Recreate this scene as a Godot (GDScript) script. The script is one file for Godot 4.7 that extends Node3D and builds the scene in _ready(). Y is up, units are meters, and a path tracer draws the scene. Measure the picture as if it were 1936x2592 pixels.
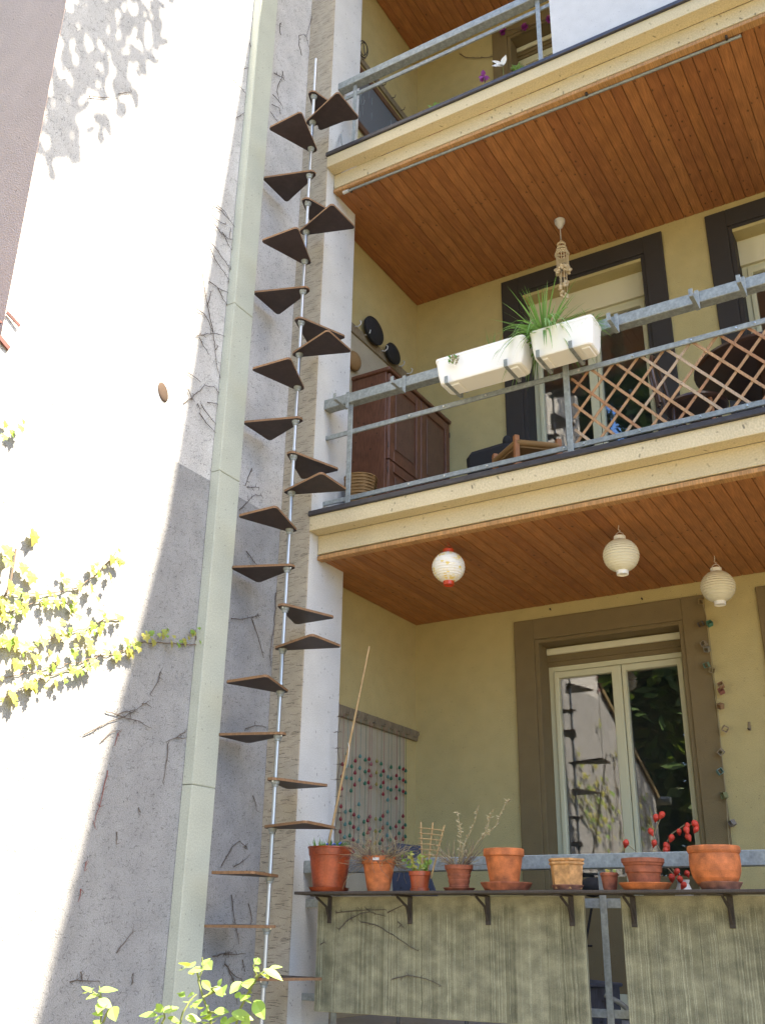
extends Node3D

# Rear courtyard of an apartment house: three loggias with timber ceilings, a rendered side wing in sun,
# a spiral cat stair in the corner. x runs along the facade, y up, z out of the facade; metres.

const STOREY := 3.27
const FLOOR_0 := 1.08
const WALL_X := -0.26     # face of the side wing
const BACK_Z := -1.9      # back wall of the loggias

var rng := RandomNumberGenerator.new()
var tex := {}
var names := {}

# ------------------------------------------------------------------ mesh building
class MB:
	var v := PackedVector3Array()
	var n := PackedVector3Array()
	var u := PackedVector2Array()
	func tri(a: Vector3, b: Vector3, c: Vector3, na: Vector3, nb: Vector3, nc: Vector3, ua := Vector2.ZERO, ub := Vector2.ZERO, uc := Vector2.ZERO) -> void:
		if (b - a).cross(c - a).dot(na + nb + nc) > 0.0:
			v.append_array([a, c, b]); n.append_array([na, nc, nb]); u.append_array([ua, uc, ub])
		else:
			v.append_array([a, b, c]); n.append_array([na, nb, nc]); u.append_array([ua, ub, uc])
	func flat(a: Vector3, b: Vector3, c: Vector3, out: Vector3, ua := Vector2.ZERO, ub := Vector2.ZERO, uc := Vector2.ZERO) -> void:
		var m := (b - a).cross(c - a)
		if m.length_squared() < 1e-16:
			return
		m = m.normalized()
		if m.dot(out) < 0.0:
			m = -m
		tri(a, b, c, m, m, m, ua, ub, uc)
	func quad(a: Vector3, b: Vector3, c: Vector3, d: Vector3, out: Vector3, ua := Vector2.ZERO, ub := Vector2.ZERO, uc := Vector2.ZERO, ud := Vector2.ZERO) -> void:
		flat(a, b, c, out, ua, ub, uc)
		flat(a, c, d, out, ua, uc, ud)
	# box given by centre and size, edges chamfered by b, turned by t
	func box(c: Vector3, s: Vector3, b := 0.0, t := Basis.IDENTITY, uo := Vector2.ZERO, us := Vector2.ONE) -> MB:
		var h := s * 0.5
		b = minf(b, minf(h.x, minf(h.y, h.z)) * 0.9)
		for ax in 3:
			var a1 := (ax + 1) % 3
			var a2 := (ax + 2) % 3
			for sg in [-1.0, 1.0]:
				var p := []
				var uv := []
				for k in [[-1.0, -1.0], [1.0, -1.0], [1.0, 1.0], [-1.0, 1.0]]:
					var q := Vector3.ZERO
					q[ax] = sg * h[ax]
					q[a1] = k[0] * (h[a1] - b)
					q[a2] = k[1] * (h[a2] - b)
					p.append(c + t * q)
					var w := Vector2(q[a1], q[a2])
					if ax == 0:
						w = Vector2(q.z, q.y)
					elif ax == 1:
						w = Vector2(q.x, q.z)
					else:
						w = Vector2(q.x, q.y)
					uv.append(w * us + uo)
				var o := Vector3.ZERO
				o[ax] = sg
				quad(p[0], p[1], p[2], p[3], t * o, uv[0], uv[1], uv[2], uv[3])
		if b > 0.0:
			for ax in 3:
				var a1 := (ax + 1) % 3
				var a2 := (ax + 2) % 3
				for s1 in [-1.0, 1.0]:
					for s2 in [-1.0, 1.0]:
						var p := []
						for k in [[-1.0, 0], [1.0, 0], [1.0, 1], [-1.0, 1]]:
							var q := Vector3.ZERO
							q[ax] = k[0] * (h[ax] - b)
							q[a1] = s1 * (h[a1] - (b if k[1] == 0 else 0.0))
							q[a2] = s2 * (h[a2] - (0.0 if k[1] == 0 else b))
							p.append(c + t * q)
						var o := Vector3.ZERO
						o[a1] = s1
						o[a2] = s2
						var w := Vector2(c.x, c.y) * us + uo
						quad(p[0], p[1], p[2], p[3], t * o, w, w, w, w)
			for sx in [-1.0, 1.0]:
				for sy in [-1.0, 1.0]:
					for sz in [-1.0, 1.0]:
						var o := Vector3(sx, sy, sz)
						flat(c + t * Vector3(sx * h.x, sy * (h.y - b), sz * (h.z - b)), c + t * Vector3(sx * (h.x - b), sy * h.y, sz * (h.z - b)), c + t * Vector3(sx * (h.x - b), sy * (h.y - b), sz * h.z), t * o, uo, uo, uo)
		return self
	func span(a: Vector3, b: Vector3, bev := 0.0) -> MB:
		return box((a + b) * 0.5, (b - a).abs(), bev)
	# bar of rectangular section from a to b
	func bar(a: Vector3, b: Vector3, w: float, d: float, up := Vector3.UP, bev := 0.002) -> MB:
		var f := (b - a).normalized()
		var r := f.cross(up)
		if r.length() < 0.01:
			r = f.cross(Vector3.RIGHT)
		r = r.normalized()
		return box((a + b) * 0.5, Vector3((b - a).length(), w, d), bev, Basis(f, r.cross(f).normalized(), r))
	func tube(p: Array, r: float, r2 := -1.0, k := 6, closed := true) -> MB:
		if r2 < 0.0:
			r2 = r
		var rings := []
		var nr := []
		for i in p.size():
			var f: Vector3 = (p[mini(i + 1, p.size() - 1)] - p[maxi(i - 1, 0)])
			f = f.normalized() if f.length() > 1e-7 else Vector3.UP
			var a := f.cross(Vector3(0.31, 0.17, 0.93)).normalized()
			var b := f.cross(a)
			var rr := lerpf(r, r2, float(i) / maxf(1.0, p.size() - 1.0))
			var ring := []
			var ns := []
			for j in k:
				var d := a * cos(TAU * j / k) + b * sin(TAU * j / k)
				ring.append(p[i] + d * rr)
				ns.append(d)
			rings.append(ring)
			nr.append(ns)
		var run := 0.0
		for i in p.size() - 1:
			var step: float = (p[i + 1] - p[i]).length()
			for j in k:
				var j2 := (j + 1) % k
				var u0 := Vector2(float(j) / k, run)
				var u1 := Vector2(float(j + 1) / k, run)
				var u2 := Vector2(float(j + 1) / k, run + step)
				var u3 := Vector2(float(j) / k, run + step)
				tri(rings[i][j], rings[i][j2], rings[i + 1][j2], nr[i][j], nr[i][j2], nr[i + 1][j2], u0, u1, u2)
				tri(rings[i][j], rings[i + 1][j2], rings[i + 1][j], nr[i][j], nr[i + 1][j2], nr[i + 1][j], u0, u2, u3)
			run += step
		if closed:
			for e in [0, p.size() - 1]:
				var out: Vector3 = (p[0] - p[1]) if e == 0 else (p[-1] - p[-2])
				for j in k - 2:
					flat(rings[e][0], rings[e][j + 1], rings[e][j + 2], out)
		return self
	# profile of [radius, height] turned round a vertical axis at c
	func lathe(c: Vector3, prof: Array, k := 24, facets := false) -> MB:
		for i in prof.size() - 1:
			var d := Vector2(prof[i + 1][0] - prof[i][0], prof[i + 1][1] - prof[i][1])
			if d.length() < 1e-6:
				continue
			var m := Vector2(d.y, -d.x).normalized()
			for j in k:
				var a0 := TAU * j / k
				var a1 := TAU * (j + 1) / k
				var d0 := Vector3(cos(a0), 0, sin(a0))
				var d1 := Vector3(cos(a1), 0, sin(a1))
				var n0 := d0 * m.x + Vector3.UP * m.y
				var n1 := d1 * m.x + Vector3.UP * m.y
				if facets:
					n0 = (n0 + n1).normalized()
					n1 = n0
				var y0 := Vector3.UP * float(prof[i][1])
				var y1 := Vector3.UP * float(prof[i + 1][1])
				var p00: Vector3 = c + d0 * prof[i][0] + y0
				var p10: Vector3 = c + d1 * prof[i][0] + y0
				var p11: Vector3 = c + d1 * prof[i + 1][0] + y1
				var p01: Vector3 = c + d0 * prof[i + 1][0] + y1
				if prof[i][0] > 1e-5:
					tri(p00, p10, p11, n0, n1, n1)
				if prof[i + 1][0] > 1e-5:
					tri(p00, p11, p01, n0, n1, n0)
		return self
	# polygon (in the plane of ex, ey through o) with thickness th along ez
	func prism(o: Vector3, ex: Vector3, ey: Vector3, poly: Array, th: float, caps := true, sides := true) -> MB:
		var ez := ex.cross(ey).normalized()
		var pts := PackedVector2Array(poly)
		var idx := Geometry2D.triangulate_polygon(pts)
		var at := func(q: Vector2, z: float) -> Vector3: return o + ex * q.x + ey * q.y + ez * z
		if caps:
			for i in range(0, idx.size(), 3):
				for z in [0.0, th]:
					flat(at.call(pts[idx[i]], z), at.call(pts[idx[i + 1]], z), at.call(pts[idx[i + 2]], z), ez * (1.0 if z > 0.0 else -1.0), pts[idx[i]], pts[idx[i + 1]], pts[idx[i + 2]])
		if sides:
			var area := 0.0
			for i in pts.size():
				area += pts[i].cross(pts[(i + 1) % pts.size()])
			for i in pts.size():
				var a := pts[i]
				var b := pts[(i + 1) % pts.size()]
				var e := (b - a).normalized()
				var out := Vector2(e.y, -e.x) * (1.0 if area > 0.0 else -1.0)
				quad(at.call(a, 0.0), at.call(b, 0.0), at.call(b, th), at.call(a, th), ex * out.x + ey * out.y, a, b, b, a)
		return self
	func ball(c: Vector3, r: Vector3, k := 10, m := 6) -> MB:
		for i in m:
			for j in k:
				var q := []
				for e in [[i, j], [i, j + 1], [i + 1, j + 1], [i + 1, j]]:
					var th: float = PI * e[0] / m
					var ph: float = TAU * e[1] / k
					q.append(Vector3(sin(th) * cos(ph), cos(th), sin(th) * sin(ph)))
				if i > 0:
					tri(c + q[0] * r, c + q[1] * r, c + q[2] * r, (q[0] / r).normalized(), (q[1] / r).normalized(), (q[2] / r).normalized())
				if i < m - 1:
					tri(c + q[0] * r, c + q[2] * r, c + q[3] * r, (q[0] / r).normalized(), (q[2] / r).normalized(), (q[3] / r).normalized())
		return self
	func pivot() -> Vector3:
		if v.is_empty():
			return Vector3.ZERO
		var lo := v[0]
		var hi := v[0]
		for p in v:
			lo = lo.min(p)
			hi = hi.max(p)
		return Vector3((lo.x + hi.x) * 0.5, lo.y, (lo.z + hi.z) * 0.5)
	func mesh(m: Material, off := Vector3.ZERO, onto: ArrayMesh = null) -> ArrayMesh:
		var am := onto if onto else ArrayMesh.new()
		var vv := v
		if off != Vector3.ZERO:
			vv = PackedVector3Array()
			vv.resize(v.size())
			for i in v.size():
				vv[i] = v[i] - off
		var a := []
		a.resize(Mesh.ARRAY_MAX)
		a[Mesh.ARRAY_VERTEX] = vv
		a[Mesh.ARRAY_NORMAL] = n
		a[Mesh.ARRAY_TEX_UV] = u
		am.add_surface_from_arrays(Mesh.PRIMITIVE_TRIANGLES, a)
		am.surface_set_material(am.get_surface_count() - 1, m)
		return am

func mb() -> MB:
	return MB.new()

# ------------------------------------------------------------------ scene tree
func numbered(called: String) -> String:
	var k: int = names.get(called, 0)
	names[called] = k + 1
	return called if k == 0 else "%s_%03d" % [called, k]

func thing(called: String, label: String, category: String, at := Vector3.ZERO, group := "") -> Node3D:
	var o := Node3D.new()
	o.name = numbered(called)
	add_child(o)
	o.position = at
	o.set_meta("label", label)
	o.set_meta("category", category)
	if group:
		o.set_meta("group", group)
	return o

# shape given in world coordinates, added under parent
func part(parent: Node3D, called: String, m: MB, material: Material) -> MeshInstance3D:
	var o := MeshInstance3D.new()
	o.name = called
	var p := m.pivot()
	o.mesh = m.mesh(material, p)
	parent.add_child(o, true)
	o.global_position = p
	return o

func inst(parent: Node3D, called: String, mesh: Mesh, where: Transform3D) -> MeshInstance3D:
	var o := MeshInstance3D.new()
	o.name = called
	o.mesh = mesh
	parent.add_child(o, true)
	o.global_transform = where
	return o

func solo(called: String, label: String, category: String, m: MB, material: Material, group := "") -> MeshInstance3D:
	var o := part(self, numbered(called), m, material)
	o.set_meta("label", label)
	o.set_meta("category", category)
	if group:
		o.set_meta("group", group)
	return o

func struct(called: String, m: MB, material: Material) -> MeshInstance3D:
	var o := part(self, called, m, material)
	o.set_meta("kind", "structure")
	return o

# ------------------------------------------------------------------ materials
func col(r: float, g: float, b: float) -> Color:
	return Color(r, g, b).linear_to_srgb()

func mat(c: Color, rough := 0.85, t := "", tile := 1.0, world := true, bump := "", bump_k := 0.6, btile := 0.0, metal := 0.0) -> StandardMaterial3D:
	var m := StandardMaterial3D.new()
	m.albedo_color = c
	m.roughness = rough
	m.metallic = metal
	m.cull_mode = BaseMaterial3D.CULL_DISABLED
	if t:
		m.albedo_texture = tex[t]
	if bump:
		m.normal_enabled = true
		m.normal_texture = tex[bump]
		m.normal_scale = bump_k
	if world:
		m.uv1_triplanar = true
		m.uv1_world_triplanar = true
		m.uv1_triplanar_sharpness = 8.0
		m.uv1_scale = Vector3.ONE / tile
	return m

func leafy(c: Color, back: Color, t := "") -> StandardMaterial3D:
	var m := StandardMaterial3D.new()
	m.albedo_color = c
	m.roughness = 0.55
	m.cull_mode = BaseMaterial3D.CULL_DISABLED
	m.backlight_enabled = true
	m.backlight = back
	if t:
		m.albedo_texture = tex[t]
	return m

func noise_bytes(size: int, freq: float, octaves := 4, sd := 1, kind := FastNoiseLite.TYPE_SIMPLEX_SMOOTH) -> PackedByteArray:
	var f := FastNoiseLite.new()
	f.noise_type = kind
	f.frequency = freq
	f.seed = sd
	f.fractal_octaves = octaves
	var im := f.get_seamless_image(size, size, false, false, 0.12, true)
	im.convert(Image.FORMAT_L8)
	return im.get_data()

func from_gray(a: PackedFloat32Array, w: int, h: int) -> Image:
	var b := PackedByteArray()
	b.resize(w * h)
	for i in w * h:
		b[i] = clampi(int(a[i] * 255.0), 0, 255)
	return Image.create_from_data(w, h, false, Image.FORMAT_L8, b)

func keep(called: String, im: Image) -> void:
	im.generate_mipmaps()
	tex[called] = ImageTexture.create_from_image(im)

func relief(called: String, a: PackedFloat32Array, w: int, h: int, k: float) -> void:
	var im := from_gray(a, w, h)
	im.convert(Image.FORMAT_RGBA8)
	im.bump_map_to_normal_map(k)
	keep(called, im)

# strokes of darker dirt, random worms: len in pixels, across in pixels
func strokes(a: PackedFloat32Array, size: int, count: int, length: float, dark: float, sd: int, turn := -1.0, spread := PI, wide := 1) -> void:
	var r := RandomNumberGenerator.new()
	r.seed = sd
	for i in count:
		var p := Vector2(r.randf() * size, r.randf() * size)
		var ang := (r.randf() * TAU) if turn < 0.0 else turn + r.randf_range(-spread, spread)
		var bend := r.randf_range(-0.12, 0.12) if turn < 0.0 else 0.0
		var k := dark * r.randf_range(0.35, 1.0)
		var n := int(length * r.randf_range(0.3, 1.4))
		for j in n:
			for w in wide:
				for w2 in wide:
					var at := posmod(int(p.y) + w2, size) * size + posmod(int(p.x) + w, size)
					a[at] = maxf(a[at] - k / wide, 0.12)
			if turn < 0.0:
				ang += bend + r.randf_range(-0.2, 0.2)
			p += Vector2(cos(ang), sin(ang))

func make_textures() -> void:
	var s := 1024
	var a := PackedFloat32Array()
	a.resize(s * s)
	# roughcast: fine grain, blotches, short scratches
	var n1 := noise_bytes(s, 0.16, 3, 3)
	var n2 := noise_bytes(s, 0.006, 4, 5)
	for i in s * s:
		a[i] = 0.90 + (n1[i] / 255.0 - 0.5) * 0.30 + (n2[i] / 255.0 - 0.5) * 0.09
	strokes(a, s, 2200, 18.0, 0.17, 11, -1.0, PI, 3)
	strokes(a, s, 600, 6.0, 0.26, 12, -1.0, PI, 4)
	keep("roughcast", from_gray(a, s, s))
	for i in s * s:
		a[i] = n1[i] / 255.0 * 0.8
	strokes(a, s, 2200, 15.0, 0.14, 11, -1.0, PI, 3)
	relief("roughcast_bump", a, s, s, 5.0)
	# dragged render of the pier: mostly level scratches
	s = 512
	a = PackedFloat32Array()
	a.resize(s * s)
	n1 = noise_bytes(s, 0.2, 3, 23)
	n2 = noise_bytes(s, 0.009, 4, 25)
	for i in s * s:
		a[i] = 0.92 + (n1[i] / 255.0 - 0.5) * 0.24 + (n2[i] / 255.0 - 0.5) * 0.12
	strokes(a, s, 230, 44.0, 0.30, 21, 0.0, 0.16, 3)
	strokes(a, s, 90, 8.0, 0.3, 22, -1.0, PI, 4)
	keep("dragged", from_gray(a, s, s))
	var b := a.duplicate()
	for i in s * s:
		b[i] = clampf(a[i] * 0.9, 0.0, 1.0)
	relief("dragged_bump", b, s, s, 4.0)
	# painted plaster: faint
	n1 = noise_bytes(s, 0.22, 2, 33)
	n2 = noise_bytes(s, 0.007, 4, 35)
	for i in s * s:
		a[i] = 0.93 + (n1[i] / 255.0 - 0.5) * 0.15 + (n2[i] / 255.0 - 0.5) * 0.05
	strokes(a, s, 60, 4.0, 0.3, 31, -1.0, PI, 3)
	keep("plaster", from_gray(a, s, s))
	strokes(a, s, 70, 7.0, 0.35, 36, PI / 2, 0.7, 3)
	keep("flecked", from_gray(a, s, s))
	for i in s * s:
		b[i] = n1[i] / 255.0
	relief("plaster_bump", b, s, s, 3.0)
	# zinc
	var c1 := noise_bytes(256, 0.07, 2, 41, FastNoiseLite.TYPE_CELLULAR)
	n2 = noise_bytes(256, 0.02, 3, 42)
	var z := PackedFloat32Array()
	z.resize(256 * 256)
	for i in 256 * 256:
		z[i] = 0.86 + (c1[i] / 255.0 - 0.5) * 0.16 + (n2[i] / 255.0 - 0.5) * 0.16
	keep("zinc", from_gray(z, 256, 256))
	# fired clay
	n1 = noise_bytes(256, 0.16, 3, 51)
	n2 = noise_bytes(256, 0.012, 4, 52)
	for i in 256 * 256:
		z[i] = 0.86 + (n1[i] / 255.0 - 0.5) * 0.2 + (n2[i] / 255.0 - 0.5) * 0.34
	strokes(z, 256, 60, 5.0, 0.2, 53)
	keep("clay", from_gray(z, 256, 256))
	# timber: grain along v, knots
	var w := 512
	var h := 1024
	var g := PackedFloat32Array()
	g.resize(w * h)
	var f := FastNoiseLite.new()
	f.seed = 61
	f.frequency = 0.045
	f.fractal_octaves = 4
	var f2 := FastNoiseLite.new()
	f2.seed = 62
	f2.frequency = 0.008
	var r := RandomNumberGenerator.new()
	r.seed = 63
	var knots := []
	for i in 12:
		knots.append(Vector3(r.randf() * w, r.randf() * h, r.randf_range(3.5, 7.0)))
	for y in h:
		for x in w:
			g[y * w + x] = 0.84 + f.get_noise_2d(x * 4.0, y * 0.10) * 0.20 + f2.get_noise_2d(x * 1.2, y * 0.4) * 0.10
	for k in knots:
		for dy in range(-40, 41):
			for dx in range(-22, 23):
				var d: float = Vector2(dx / 1.0, dy / 1.6).length() / k.z
				if d < 2.4:
					var at := posmod(int(k.y) + dy, h) * w + posmod(int(k.x) + dx, w)
					g[at] *= 1.0 - 0.42 * clampf(1.35 - d, 0.0, 1.0) - 0.12 * clampf(2.4 - d, 0.0, 1.0) * (0.5 + 0.5 * sin(d * 9.0))
	keep("timber", from_gray(g, w, h))
	# concrete panel: lime and algae runs hanging from the upper edge
	w = 1024
	h = 512
	var im := Image.create_empty(w, h, false, Image.FORMAT_RGB8)
	n1 = noise_bytes(512, 0.22, 3, 71)
	n2 = noise_bytes(512, 0.012, 4, 72)
	var run := PackedFloat32Array()
	var top := PackedFloat32Array()
	run.resize(w)
	top.resize(w)
	var lime := PackedFloat32Array()
	lime.resize(w)
	var rr := RandomNumberGenerator.new()
	rr.seed = 73
	var x0 := 0
	while x0 < w:
		var wide := rr.randi_range(20, 150)
		var dark := rr.randf_range(0.65, 1.0) if rr.randf() < 0.8 else rr.randf_range(0.1, 0.4)
		var tp := rr.randf_range(30.0, 90.0)
		for x in range(x0, mini(w, x0 + wide)):
			run[x] = dark
			top[x] = tp + rr.randf_range(-18.0, 18.0)
		x0 += wide
	var fine := PackedFloat32Array()
	fine.resize(w)
	x0 = 0
	while x0 < w:
		var wide := rr.randi_range(1, 5)
		var v := rr.randf_range(-0.5, 0.5)
		for x in range(x0, mini(w, x0 + wide)):
			fine[x] = v
		if rr.randf() < 0.5:
			lime[x0] = rr.randf_range(0.3, 1.0)
			if x0 + 1 < w:
				lime[x0 + 1] = lime[x0] * 0.8
		x0 += wide + rr.randi_range(0, 5)
	for y in h:
		for x in w:
			var wob := int(f2.get_noise_2d(x * 0.5, y * 0.7) * 5.0)
			var xx := clampi(x + wob, 0, w - 1)
			var i: int = (y % 512) * 512 + (x % 512)
			var e := clampf((y - top[xx]) / 25.0, 0.0, 1.0)
			var gr := 1.0 + (n1[i] / 255.0 - 0.5) * 0.30 + (n2[i] / 255.0 - 0.5) * 0.30
			var c := Color(0.55, 0.54, 0.44).lerp(Color(0.35, 0.345, 0.262), clampf(run[xx] * (0.55 + fine[xx] * 1.3) * (0.8 + 0.8 * f2.get_noise_2d(x * 0.7 + 90.0, y * 0.5)), 0.0, 1.0) * e)
			c = c.lerp(Color(0.68, 0.68, 0.585), lime[xx] * e * (0.6 + 0.4 * f.get_noise_2d(x, y * 0.3)))
			im.set_pixel(x, y, Color(c.r * gr, c.g * gr, c.b * gr))
	keep("runs", im)
	# paper with dried yellow water marks
	n1 = noise_bytes(256, 0.02, 3, 91)
	im = Image.create_empty(256, 256, false, Image.FORMAT_RGB8)
	for y in 256:
		for x in 256:
			var q := clampf((n1[y * 256 + x] / 255.0 - 0.56) * 5.0, 0.0, 1.0)
			im.set_pixel(x, y, Color(0.90, 0.89, 0.85).lerp(Color(0.86, 0.76, 0.42), q))
	keep("stain", im)
	# ground
	n1 = noise_bytes(256, 0.15, 4, 81)
	for i in 256 * 256:
		z[i] = 0.8 + (n1[i] / 255.0 - 0.5) * 0.7
	keep("soil", from_gray(z, 256, 256))
	# woven straw
	for y in 256:
		for x in 256:
			var q := sin(x * TAU / 16.0 + (PI if int(y / 8.0) % 2 == 0 else 0.0))
			z[y * 256 + x] = 0.72 + 0.26 * q * absf(sin(y * PI / 8.0))
	keep("weave", from_gray(z, 256, 256))

# ------------------------------------------------------------------ traced positions on the walls (z, y) or (x, y) in metres
const VINES = {
	"upper": [[1.035, 6.428, 0.934, 6.449, 0.867, 6.440, 0.787, 6.413], [0.988, 6.467, 0.911, 6.472, 0.868, 6.450], [1.025, 6.353, 0.934, 6.345, 0.873, 6.378], [1.017, 6.287, 0.911, 6.259, 0.834, 6.271, 0.785, 6.305], [0.913, 6.278, 0.858, 6.255, 0.798, 6.193], [0.819, 6.374, 0.829, 6.290], [1.034, 6.124, 0.941, 6.087, 0.847, 6.058, 0.785, 6.028], [1.033, 6.074, 0.956, 6.007, 0.848, 5.958, 0.786, 5.928]],
	"mid": [[1.075, 5.831, 1.042, 5.717, 0.978, 5.595, 0.901, 5.424, 0.858, 5.281, 0.827, 5.178, 0.784, 5.114], [0.992, 5.797, 0.892, 5.802, 0.793, 5.824], [0.892, 5.802, 0.834, 5.740, 0.787, 5.720], [0.980, 5.613, 0.958, 5.731], [1.087, 5.511, 1.016, 5.516, 0.952, 5.488, 0.901, 5.424], [1.059, 5.306, 0.900, 5.417, 0.787, 5.460], [1.031, 5.313, 0.983, 5.267, 0.925, 5.235], [0.861, 5.307, 0.831, 5.361]],
	"low": [[1.104, 4.997, 0.982, 4.990], [1.115, 4.758, 1.042, 4.837, 0.934, 4.983, 0.843, 5.016, 0.792, 4.997], [1.088, 4.883, 1.041, 4.829], [0.983, 4.823, 0.956, 4.793], [0.949, 4.831, 0.874, 4.789, 0.780, 4.754], [0.958, 4.766, 0.877, 4.726, 0.784, 4.691], [0.891, 4.877, 0.793, 4.907]],
	"top_left": [[0.788, 8.539, 0.765, 8.562], [0.801, 8.248, 0.768, 8.179], [0.836, 7.944, 0.775, 8.006], [0.949, 7.724, 0.792, 7.716], [0.870, 7.405, 0.788, 7.520]],
	"right_top": [[0.432, 8.847, 0.443, 8.746, 0.413, 8.719], [-0.014, 9.403, 0.039, 9.193, 0.058, 9.055], [0.111, 8.783, 0.167, 8.844, 0.169, 8.953, 0.109, 9.040, 0.064, 9.037, -0.004, 8.939], [0.462, 8.237, 0.358, 8.284, 0.403, 8.179, 0.413, 8.074, 0.387, 8.012], [0.352, 8.361, 0.359, 8.294, 0.331, 8.288], [0.465, 7.996, 0.386, 8.003, 0.330, 7.983], [0.462, 7.894, 0.379, 7.925, 0.350, 7.908], [0.466, 7.798, 0.364, 7.771]],
	"right_mid": [[0.374, 4.600, 0.437, 4.438], [0.410, 4.441, 0.284, 4.484], [0.473, 4.244, 0.389, 4.347, 0.321, 4.417, 0.247, 4.443], [0.370, 3.978, 0.235, 3.911]],
	"right_low": [[0.469, 3.475, 0.353, 3.503, 0.265, 3.543, 0.163, 3.581], [0.247, 3.521, 0.177, 3.413, 0.107, 3.297], [0.014, 3.785, 0.009, 3.557, 0.038, 3.353, 0.022, 3.251], [0.239, 2.800, 0.157, 2.836, 0.035, 2.848]],
	"right_bottom": [[0.125, 2.394, 0.076, 2.307], [0.378, 1.961, 0.302, 2.067, 0.232, 2.108, 0.164, 2.090, 0.145, 2.063], [0.258, 1.959, 0.145, 2.014], [0.270, 1.799, 0.236, 1.689, 0.171, 1.528], [0.100, 1.755, 0.064, 1.674, 0.069, 1.624], [0.401, 1.461, 0.223, 1.483], [0.303, 1.472, 0.095, 1.471], [0.286, 1.419, 0.198, 1.358, 0.123, 1.339], [0.255, 1.407, 0.193, 1.317, 0.148, 1.199], [0.124, 1.441, 0.095, 1.374]],
	"shade_branch": [[1.583, 2.540, 1.448, 2.620, 1.307, 2.684, 1.149, 2.798], [1.449, 2.685, 1.307, 2.680, 1.194, 2.676, 1.122, 2.660], [1.363, 2.686, 1.238, 2.740], [1.187, 2.778, 1.130, 2.785], [1.065, 2.991, 1.080, 2.928, 1.133, 2.842], [1.458, 2.523, 1.409, 2.576, 1.338, 2.604]],
	"shade_right": [[0.810, 2.680, 0.879, 2.639, 0.965, 2.597], [0.879, 2.639, 0.811, 2.642], [0.945, 2.587, 0.945, 2.466, 0.956, 2.376], [1.127, 2.217, 1.118, 2.180], [1.267, 2.077, 1.262, 2.015]],
	"shade_low": [[1.463, 1.356, 1.389, 1.361, 1.281, 1.351], [1.405, 1.400, 1.388, 1.358], [1.036, 1.338, 1.033, 1.386], [1.174, 1.483, 1.076, 1.586]],
	"red": [[1.346, 2.587, 1.361, 2.515], [1.385, 2.382, 1.397, 2.321, 1.408, 2.231, 1.428, 2.142, 1.435, 2.098], [1.458, 1.913, 1.464, 1.865], [1.469, 1.783, 1.477, 1.722]],
	"sun_twig": [[2.232, 6.413, 2.137, 6.488, 2.010, 6.590], [2.007, 6.633, 1.907, 6.737]],
}
const PANEL_TWIGS = [[0.351, 1.705, 0.523, 1.719, 0.691, 1.727], [0.378, 1.617, 0.426, 1.662, 0.523, 1.703, 0.588, 1.711, 0.692, 1.689], [0.525, 1.657, 0.629, 1.640, 0.744, 1.594, 0.812, 1.553, 0.904, 1.511], [0.704, 1.707, 0.761, 1.732, 0.823, 1.753], [0.740, 1.366, 0.844, 1.387, 0.952, 1.373, 1.047, 1.344], [0.774, 1.662, 0.809, 1.632], [0.250, 1.533, 0.283, 1.546]]
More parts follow.
